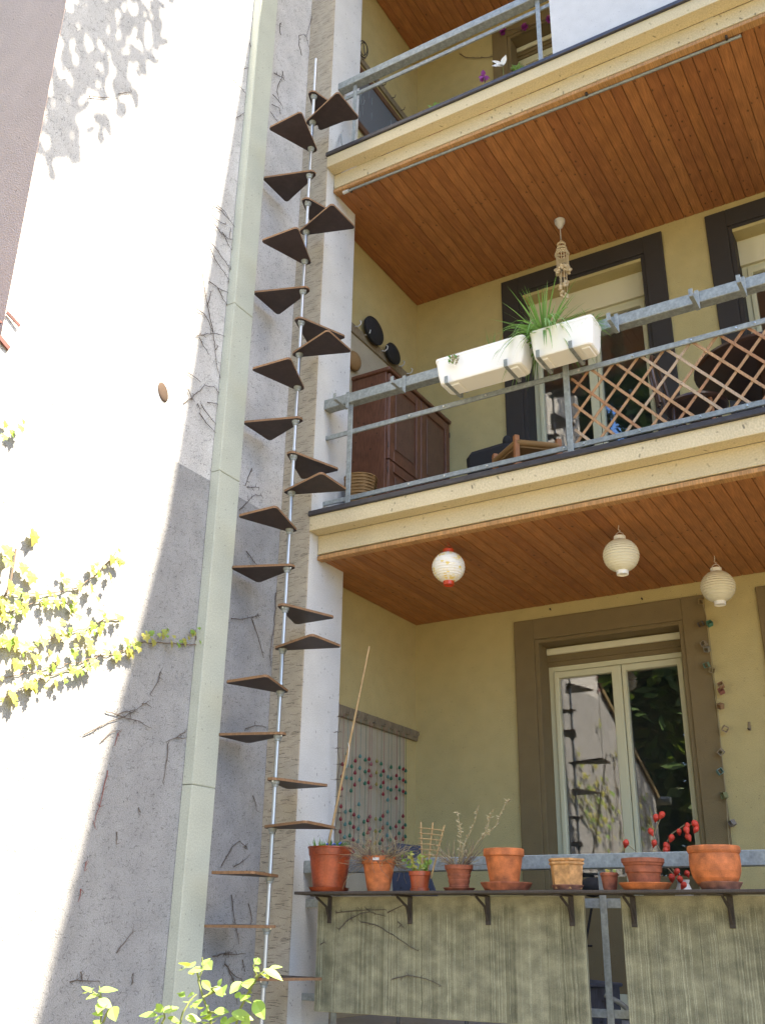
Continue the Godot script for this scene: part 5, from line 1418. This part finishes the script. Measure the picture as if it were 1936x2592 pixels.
# ------------------------------------------------------------------ top loggia
func build_upper_loggia() -> void:
	rng.seed = 404
	var y := FLOOR_0 + 2 * STOREY
	var t := thing("framed_picture", "dark framed picture with pale grey strokes on the top side wall", "picture", Vector3(-0.17, 8.7, -1.15))
	var z0 := -0.62
	var z1 := -1.60
	var b0 := 8.62
	var b1 := 9.38
	part(t, "frame", mb().span(Vector3(-0.198, b0, z1), Vector3(-0.172, b0 + 0.075, z0), 0.004), M.wardrobe_panel)
	part(t, "frame", mb().span(Vector3(-0.198, b1 - 0.075, z1), Vector3(-0.172, b1, z0), 0.004), M.wardrobe_panel)
	part(t, "frame", mb().span(Vector3(-0.198, b0 + 0.075, z1), Vector3(-0.173, b1 - 0.075, z1 + 0.075), 0.004), M.wardrobe_panel)
	part(t, "frame", mb().span(Vector3(-0.198, b0 + 0.075, z0 - 0.075), Vector3(-0.173, b1 - 0.075, z0), 0.004), M.wardrobe_panel)
	part(t, "canvas", mb().span(Vector3(-0.198, b0 + 0.07, z1 + 0.07), Vector3(-0.184, b1 - 0.07, z0 - 0.07)), M.slate)
	for i in 22:
		var z := rng.randf_range(z1 + 0.1, z0 - 0.1)
		var yy := rng.randf_range(b0 + 0.12, b1 - 0.25)
		part(t, "paint_stroke", mb().bar(Vector3(-0.1825, yy, z), Vector3(-0.1825, yy + rng.randf_range(0.05, 0.16), z + rng.randf_range(-0.03, 0.03)), rng.randf_range(0.006, 0.016), 0.002, Vector3.RIGHT), M.zinc)
	t = thing("coat_rack", "wooden coat rack with dry garland above the framed picture", "coat rack", Vector3(-0.19, 9.5, -1.2))
	part(t, "board", mb().span(Vector3(-0.199, 9.45, -1.85), Vector3(-0.178, 9.53, -0.66), 0.004), M.wood_rack)
	for i in 6:
		part(t, "hook", mb().tube([Vector3(-0.178, 9.5, -0.75 - i * 0.19), Vector3(-0.14, 9.49, -0.75 - i * 0.19), Vector3(-0.13, 9.52, -0.75 - i * 0.19)], 0.006, 0.005, 6), M.wood_rack)
	t = thing("wire_ring", "dark wire ring hanging on the rack near the pier", "ring", Vector3(-0.15, 9.5, -0.72))
	part(t, "hoop", mb().tube(ring(Vector3(-0.155, 9.60, -0.73), Vector3(0.02, 0.075, 0), Vector3(0, 0, 0.075), 22), 0.006, 0.006, 6, false), M.iron)
	part(t, "inner_hoop", mb().tube(ring(Vector3(-0.15, 9.60, -0.73), Vector3(0.02, 0.055, 0), Vector3(0, 0, 0.055), 22), 0.004, 0.004, 6, false), M.iron)
	part(t, "tie", mb().tube([Vector3(-0.14, 9.52, -0.74), Vector3(-0.14, 9.60, -0.72), Vector3(-0.145, 9.67, -0.71)], 0.005, 0.004, 6), M.iron)
	# dry garland on the wall and purple blossom garland over the door
	var p := []
	for q in [[0.33, 10.37], [0.40, 10.28], [0.55, 10.19], [0.66, 10.14], [0.72, 10.12]]:
		p.append(Vector3(q[0], q[1], -1.885))
	t = thing("dry_garland", "thin dry twig garland sagging on the top back wall", "garland", Vector3(0.5, 10.1, -1.88))
	part(t, "twig", mb().tube(p, 0.004, 0.003, 5), M.twig)
	var sp := mb()
	for i in 40:
		var k := rng.randi_range(0, 3)
		var a: Vector3 = p[k].lerp(p[k + 1], rng.randf())
		sp.tube([a, a + Vector3(rng.randf_range(-0.02, 0.02), rng.randf_range(-0.03, 0.03), 0.012)], 0.0014, 0.001, 3)
	part(t, "side_twigs", sp, M.twig)
	t = thing("blossom_garland", "string of purple blossoms over the top door", "garland", Vector3(1.1, 10.3, -1.85))
	var gp := [Vector3(0.80, 10.42, -1.86), Vector3(0.858, 10.385, -1.86), Vector3(0.98, 10.34, -1.86), Vector3(1.10, 10.31, -1.86), Vector3(1.24, 10.29, -1.86), Vector3(1.373, 10.265, -1.86), Vector3(1.62, 10.25, -1.86)]
	part(t, "cord", mb().tube(gp, 0.003, 0.003, 4), M.twig)
	var purple := leafy(col(0.22, 0.025, 0.20), col(0.2, 0.03, 0.2))
	for k in [1, 3, 5, 6]:
		var m := mb()
		for i in 26:
			var d := Vector3(rng.randf_range(-1, 1), rng.randf_range(-1, 1), rng.randf_range(-0.3, 1)).normalized()
			leaf_blade(m, gp[k] + Vector3(0, -0.02, 0.01), gp[k] + Vector3(0, -0.02, 0.01) + d * 0.045, 0.03, Vector3(0.3, 0.2, 1), 0.3, 3)
		part(t, "blossom", m, purple)
	# flowers standing at the railing foot
	var spec := [["purple blossom on a short stalk at the top railing foot", Vector3(1.318, 8.07, -0.3), 0], ["white flower with upright petals at the top railing foot", Vector3(1.487, 8.09, -0.3), 1], ["round green leafed plant at the top railing foot", Vector3(1.61, 8.0, -0.3), 2], ["low green shoots behind the top railing trim", Vector3(0.86, 7.97, -0.3), 2]]
	for s in spec:
		var c: Vector3 = s[1]
		var f := thing("balcony_flower", s[0], "flower", Vector3(c.x, y, c.z), "flowers at the top railing")
		part(f, "pot", mb().lathe(Vector3(c.x, y, c.z), [[0, 0], [0.05, 0], [0.065, 0.12], [0.058, 0.12], [0, 0.10]], 20), M.terracotta_dark)
		part(f, "stalk", mb().tube([Vector3(c.x, y + 0.1, c.z), Vector3(c.x + 0.008, (y + c.y) * 0.5, c.z), c], 0.004, 0.003, 6), M.stem)
		var m := mb()
		if s[2] == 0:
			for i in 12:
				var d := Vector3(rng.randf_range(-0.6, 0.6), rng.randf_range(-1.2, 1.2), rng.randf_range(-0.3, 0.6))
				leaf_blade(m, c, c + d.normalized() * 0.055, 0.03, Vector3(0.3, 0.2, 1), 0.3, 3)
		elif s[2] == 1:
			for d in [Vector3(-0.75, 0.35, 0.2), Vector3(-0.35, 0.15, 0.5), Vector3(0.2, 1.0, 0.1), Vector3(0.35, 0.9, 0.2), Vector3(-0.1, -0.3, 0.6)]:
				leaf_blade(m, c, c + d.normalized() * 0.10, 0.045, Vector3(0.3, 0.2, 1), 0.3, 4)
		else:
			for i in 16:
				var d := Vector3(rng.randf_range(-1, 1), rng.randf_range(0.1, 1), rng.randf_range(-0.6, 0.6))
				leaf_blade(m, c - Vector3(0, 0.04, 0), c - Vector3(0, 0.04, 0) + d.normalized() * 0.075, 0.045, Vector3(0.3, 0.6, 1), 0.2, 3)
		part(f, "petals" if s[2] < 2 else "leaves", m, purple if s[2] == 0 else (M.paper_white if s[2] == 1 else M.leaf[0]))

# ------------------------------------------------------------------ vines, ivy, rose
func wall_line(a: Array, jitter: float) -> Array:
	var pts := []
	for i in range(0, a.size(), 2):
		pts.append(Vector3(WALL_X + 0.006 + rng.randf() * 0.006, a[i + 1], a[i]))
	return bend(pts, jitter)

func bend(pts: Array, jitter: float) -> Array:
	var out := [pts[0]]
	for i in pts.size() - 1:
		var n := maxi(2, int((pts[i + 1] - pts[i]).length() / 0.035))
		for k in range(1, n + 1):
			var q: Vector3 = pts[i].lerp(pts[i + 1], float(k) / n)
			out.append(q + Vector3(rng.randf_range(0, jitter), rng.randf_range(-jitter, jitter), rng.randf_range(-jitter, jitter)))
	return out

func vine_twig(t: Node3D, line: Array, r: float, m: Material, outw: Vector3) -> void:
	var w := mb().tube(line, r, r * 0.45, 5)
	for i in int(line.size() * 1.3):
		var q: Vector3 = line[rng.randi_range(0, line.size() - 1)]
		var d := Vector3(rng.randf_range(-1, 1), rng.randf_range(-1, 1), rng.randf_range(-1, 1))
		d -= outw * d.dot(outw)
		w.tube([q, q + d.normalized() * rng.randf_range(0.008, 0.035) + outw * 0.004], r * 0.5, r * 0.25, 3)
	part(t, "twig", w, m)

func build_vines() -> void:
	rng.seed = 505
	var label := {
		"upper": "dead vine twigs fanning from the pipe, topmost cluster in the shade",
		"mid": "long dead vine stem hugging the wall beside the pipe",
		"low": "dead vine twigs just above the darker render band",
		"top_left": "short dead twigs sticking out behind the upper pipe",
		"right_top": "dead vine with a looped stem near the top of the wall corner",
		"right_mid": "dead twigs between pipe and pole at the middle floor",
		"right_low": "dead vine stem running down the inner wall corner",
		"right_bottom": "dead twigs between pipe and pole near the rose",
		"shade_branch": "forked dead vine on the dark render below the ivy",
		"shade_right": "dead vine hooking out from behind the lower pipe",
		"shade_low": "dead twigs low on the dark render above the rose",
		"red": "thin reddish dead stem running down the dark render",
		"sun_twig": "dark twig stub on the sunlit render below the leaf shadows"}
	for k in VINES:
		var lines: Array = VINES[k]
		var t := thing("dead_vine", label[k], "vine", Vector3(WALL_X, lines[0][1], lines[0][0]), "dead vines on the side wall")
		for l in lines:
			vine_twig(t, wall_line(l, 0.004), 0.0033 if k != "red" else 0.0028, M.red_vine if k == "red" else M.vine, Vector3.RIGHT)
	var t := thing("dead_vine", "dry curved twigs clinging to the streaked concrete panel", "vine", Vector3(0.7, 1.6, 0.035))
	for l in PANEL_TWIGS:
		var pts := []
		for i in range(0, l.size(), 2):
			pts.append(Vector3(l[i], l[i + 1], 0.037))
		var b := bend(pts, 0.003)
		for i in b.size():
			b[i].z = 0.037 + rng.randf() * 0.003
		vine_twig(t, b, 0.0027, M.vine, Vector3.BACK)

func ivy_leaf_mesh(m: Material) -> ArrayMesh:
	# five-pointed leaf in the plane of y (stem up) and z, hanging, 1 unit long, folded at the midrib
	var pts := [Vector2(0, 0.12), Vector2(0.22, 0.22), Vector2(0.30, 0.06), Vector2(0.52, 0.02), Vector2(0.36, -0.20), Vector2(0.44, -0.42), Vector2(0.20, -0.48), Vector2(0.0, -0.86)]
	var b := mb()
	var c := Vector3(0.05, -0.2, 0)
	for s in [-1.0, 1.0]:
		for i in pts.size() - 1:
			var p: Vector2 = pts[i]
			var q: Vector2 = pts[i + 1]
			b.flat(c, Vector3(0.10 * absf(p.x) - 0.10 * absf(p.y), p.y, s * p.x), Vector3(0.10 * absf(q.x) - 0.10 * absf(q.y), q.y, s * q.x), Vector3.RIGHT)
	return b.mesh(m)

func build_ivy() -> void:
	rng.seed = 606
	var t := thing("climbing_ivy", "green ivy with lobed leaves creeping over the sunlit wall to the pipe", "ivy", Vector3(WALL_X, 2.8, 1.6))
	for l in IVY_STEMS:
		var w := mb().tube(wall_line(l, 0.006), 0.0035, 0.002, 5)
		part(t, "stem", w, M.twig)
	var ms := []
	for m in M.leaf:
		ms.append(ivy_leaf_mesh(m))
	for i in range(0, IVY_LEAVES.size(), 3):
		for k in (2 if IVY_LEAVES[i + 2] > 0.06 else 1):
			var s: float = IVY_LEAVES[i + 2] * rng.randf_range(0.7, 1.0) * (1.0 if k == 0 else 0.65)
			var b := Basis.from_euler(Vector3(rng.randf_range(-0.4, 0.4), rng.randf_range(-0.5, 0.5), rng.randf_range(0.1, 0.6))) * Basis.from_scale(Vector3.ONE * s)
			var p := Vector3(WALL_X + rng.randf_range(0.02, 0.055), IVY_LEAVES[i + 1] + s * 0.35, IVY_LEAVES[i])
			if k == 1:
				p += Vector3(0.01, rng.randf_range(-0.05, 0.05), rng.randf_range(-0.06, 0.06))
			inst(t, "leaf", ms[rng.randi() % 3], Transform3D(b, p))

	# strands further out, seen in the door panes
	t = thing("climbing_ivy", "ivy strands hanging on the lean-to wall round the corner", "ivy", Vector3(WALL_X, 2.4, 3.2))
	for k in 6:
		var z := 2.2 + k * 0.36
		var line := [Vector3(WALL_X + 0.012, 3.3 + rng.randf() * 0.4, z)]
		for i in 9:
			line.append(line[-1] + Vector3(0, -0.2, rng.randf_range(-0.07, 0.09)))
		part(t, "stem", mb().tube(line, 0.005, 0.003, 5), M.twig)
		for i in 30:
			var q: Vector3 = line[rng.randi_range(0, 9)] + Vector3(rng.randf_range(0.01, 0.05), rng.randf_range(-0.12, 0.12), rng.randf_range(-0.12, 0.12))
			inst(t, "leaf", ms[rng.randi() % 3], Transform3D(Basis.from_euler(Vector3(rng.randf_range(-0.4, 0.4), rng.randf_range(-0.5, 0.5), rng.randf_range(0.1, 0.6))) * Basis.from_scale(Vector3.ONE * rng.randf_range(0.06, 0.1)), q))

func build_rose() -> void:
	rng.seed = 707
	var t := thing("rose_bush", "sunlit yellow-green rose shoots rising in front of the wall", "rose bush", Vector3(1.3, 0, 2.35))
	for l in ROSE_STEMS:
		var pts := []
		for i in range(0, l.size(), 2):
			pts.append(Vector3(l[i], l[i + 1], 2.35 + rng.randf_range(-0.03, 0.03)))
		part(t, "stem", mb().tube(bend(pts, 0.001), 0.0045, 0.0022, 6), M.stem)
	for x in [0.93, 1.2, 1.39, 1.48, 1.05, 1.3]:
		part(t, "cane", mb().tube([Vector3(1.22 + (x - 1.22) * 0.4, 0, 2.35), Vector3(1.22 + (x - 1.22) * 0.75, 0.7, 2.36), Vector3(x, 1.26, 2.35)], 0.009, 0.005, 7), M.stem)
	for i in range(0, ROSE_LEAFLETS.size(), 4):
		var a := Vector3(ROSE_LEAFLETS[i], ROSE_LEAFLETS[i + 1], 2.35 + rng.randf_range(-0.02, 0.03))
		var b := Vector3(ROSE_LEAFLETS[i + 2], ROSE_LEAFLETS[i + 3], 2.35 + rng.randf_range(-0.05, 0.07))
		var m := mb()
		var l := (b - a).length()
		leaf_blade(m, a, b, clampf(l * 0.62, 0.016, 0.045), Vector3(rng.randf_range(-0.6, 0.6), 1.0, rng.randf_range(0.2, 1.4)), 0.18, 6)
		part(t, "leaflet", m, M.rose_leaf[rng.randi() % 2])
	# lower foliage, mostly under the picture's edge
	for i in 130:
		var a := Vector3(rng.randf_range(0.95, 1.62), rng.randf_range(0.75, 1.285), 2.35 + rng.randf_range(-0.16, 0.16))
		if a.y > 1.24 and a.x < 1.1:
			continue
		var d := Vector3(rng.randf_range(-1, 1), rng.randf_range(-0.4, 0.5), rng.randf_range(-1, 1)).normalized()
		var m := mb()
		leaf_blade(m, a, a + d * rng.randf_range(0.03, 0.06), 0.028, Vector3.UP, 0.18, 5)
		part(t, "leaflet", m, M.rose_leaf[rng.randi() % 2])

# ------------------------------------------------------------------ trees of the courtyard (shade, reflections)
func tree(called: String, label: String, base: Vector3, h: float, blobs: Array, leaves: int, size: float, grp: String) -> Node3D:
	var t := thing(called, label, "tree", base, grp)
	var tr := mb().tube([base, base + Vector3(0.1, h * 0.35, 0.05), base + Vector3(-0.05, h * 0.7, 0.0)], 0.22, 0.10, 10)
	for b in blobs:
		tr.tube([base + Vector3(0.05, h * 0.4, 0), (base + Vector3(0, h * 0.55, 0)).lerp(b[0], 0.6) , b[0]], 0.07, 0.02, 6)
	part(t, "trunk", tr, M.bark)
	var m := mb()
	for i in leaves:
		var b: Array = blobs[rng.randi() % blobs.size()]
		var d := Vector3(rng.randfn(), rng.randfn(), rng.randfn()).normalized() * pow(rng.randf(), 0.45) * float(b[1])
		var p: Vector3 = b[0] + d
		var f := Vector3(rng.randf_range(-1, 1), rng.randf_range(-0.9, 0.4), rng.randf_range(-1, 1)).normalized()
		var s := f.cross(Vector3(rng.randf_range(-1, 1), 1, rng.randf_range(-1, 1))).normalized()
		var l := size * rng.randf_range(0.7, 1.3)
		m.quad(p, p + f * l * 0.5 + s * l * 0.28, p + f * l, p + f * l * 0.5 - s * l * 0.28, f.cross(s))
	part(t, "crown", m, M.tree_leaf[rng.randi() % 2]).set_meta("kind", "stuff")
	return t

func build_trees() -> void:
	rng.seed = 808
	# leans over the courtyard and dapples the corner of the wing
	var blobs := []
	for i in 12:
		blobs.append([Vector3(5.2 + rng.randf_range(-0.9, 1.5), 14.0 + rng.randf_range(-1.2, 1.5), 3.6 + rng.randf_range(-0.5, 1.6)), rng.randf_range(0.6, 1.0)])
	var lime := "tall lime tree whose outer branch dapples the wing corner"
	var lt := tree("lime_tree", lime, Vector3(6.6, 0, 4.6), 15.0, blobs, 5200, 0.13, "courtyard trees")
	var tips := [[2.6, 11.9, 1.72, 0.46], [2.6, 11.2, 1.74, 0.36], [2.5, 10.9, 2.02, 0.36], [2.6, 10.4, 2.0, 0.30], [2.55, 10.0, 2.12, 0.22], [2.6, 11.5, 2.10, 0.34], [2.55, 9.86, 2.06, 0.12], [2.7, 12.4, 1.9, 0.45], [2.6, 10.75, 1.62, 0.13]]
	var bough := mb().tube([Vector3(6.55, 9.8, 4.6), Vector3(4.6, 12.2, 3.2), Vector3(2.7, 12.4, 1.9)], 0.06, 0.015, 7)
	for q in tips:
		bough.tube([Vector3(2.75, 12.35, 1.95), Vector3(2.6, q[1] + 0.2, q[2]), Vector3(q[0], q[1], q[2])], 0.012, 0.004, 5)
	part(lt, "bough", bough, M.bark)
	var lv := mb()
	for q in tips:
		for i in int(q[3] * q[3] * 620.0):
			var d := Vector3(rng.randfn(), rng.randfn(), rng.randfn()).normalized() * pow(rng.randf(), 0.4) * float(q[3])
			var a := Vector3(q[0], q[1], q[2]) + d
			var b := a + Vector3(rng.randf_range(-1, 1), rng.randf_range(-1, 0.2), rng.randf_range(-1, 1)).normalized() * rng.randf_range(0.09, 0.15)
			leaf_blade(lv, a, b, 0.085, Vector3(1, 0.6, 0.2), 0.1, 3)
	part(lt, "bough_leaves", lv, M.tree_leaf[0]).set_meta("kind", "stuff")
	var lab := ["dense tree mirrored in the left half of the balcony doors", "dense tree mirrored in the right half of the balcony doors", "tall tree standing behind the viewer on the wing side", "broad tree standing straight opposite the loggias", "dark evergreen filling the gap between two courtyard trees", "dark evergreen at the far end of the courtyard"]
	var at := [Vector3(-5.5, 0, 11.5), Vector3(-1.2, 0, 12.5), Vector3(-9.5, 0, 9.0), Vector3(3.6, 0, 14.0), Vector3(-3.4, 0, 14.5), Vector3(-8.0, 0, 14.0)]
	for k in 6:
		blobs = []
		for i in 20:
			blobs.append([at[k] + Vector3(rng.randf_range(-2.4, 2.4), rng.randf_range(2.5, 17.0), rng.randf_range(-1.6, 1.6)), rng.randf_range(1.4, 2.2)])
		tree("courtyard_tree", lab[k], at[k], 16.0, blobs, 10500, 0.44, "courtyard trees")
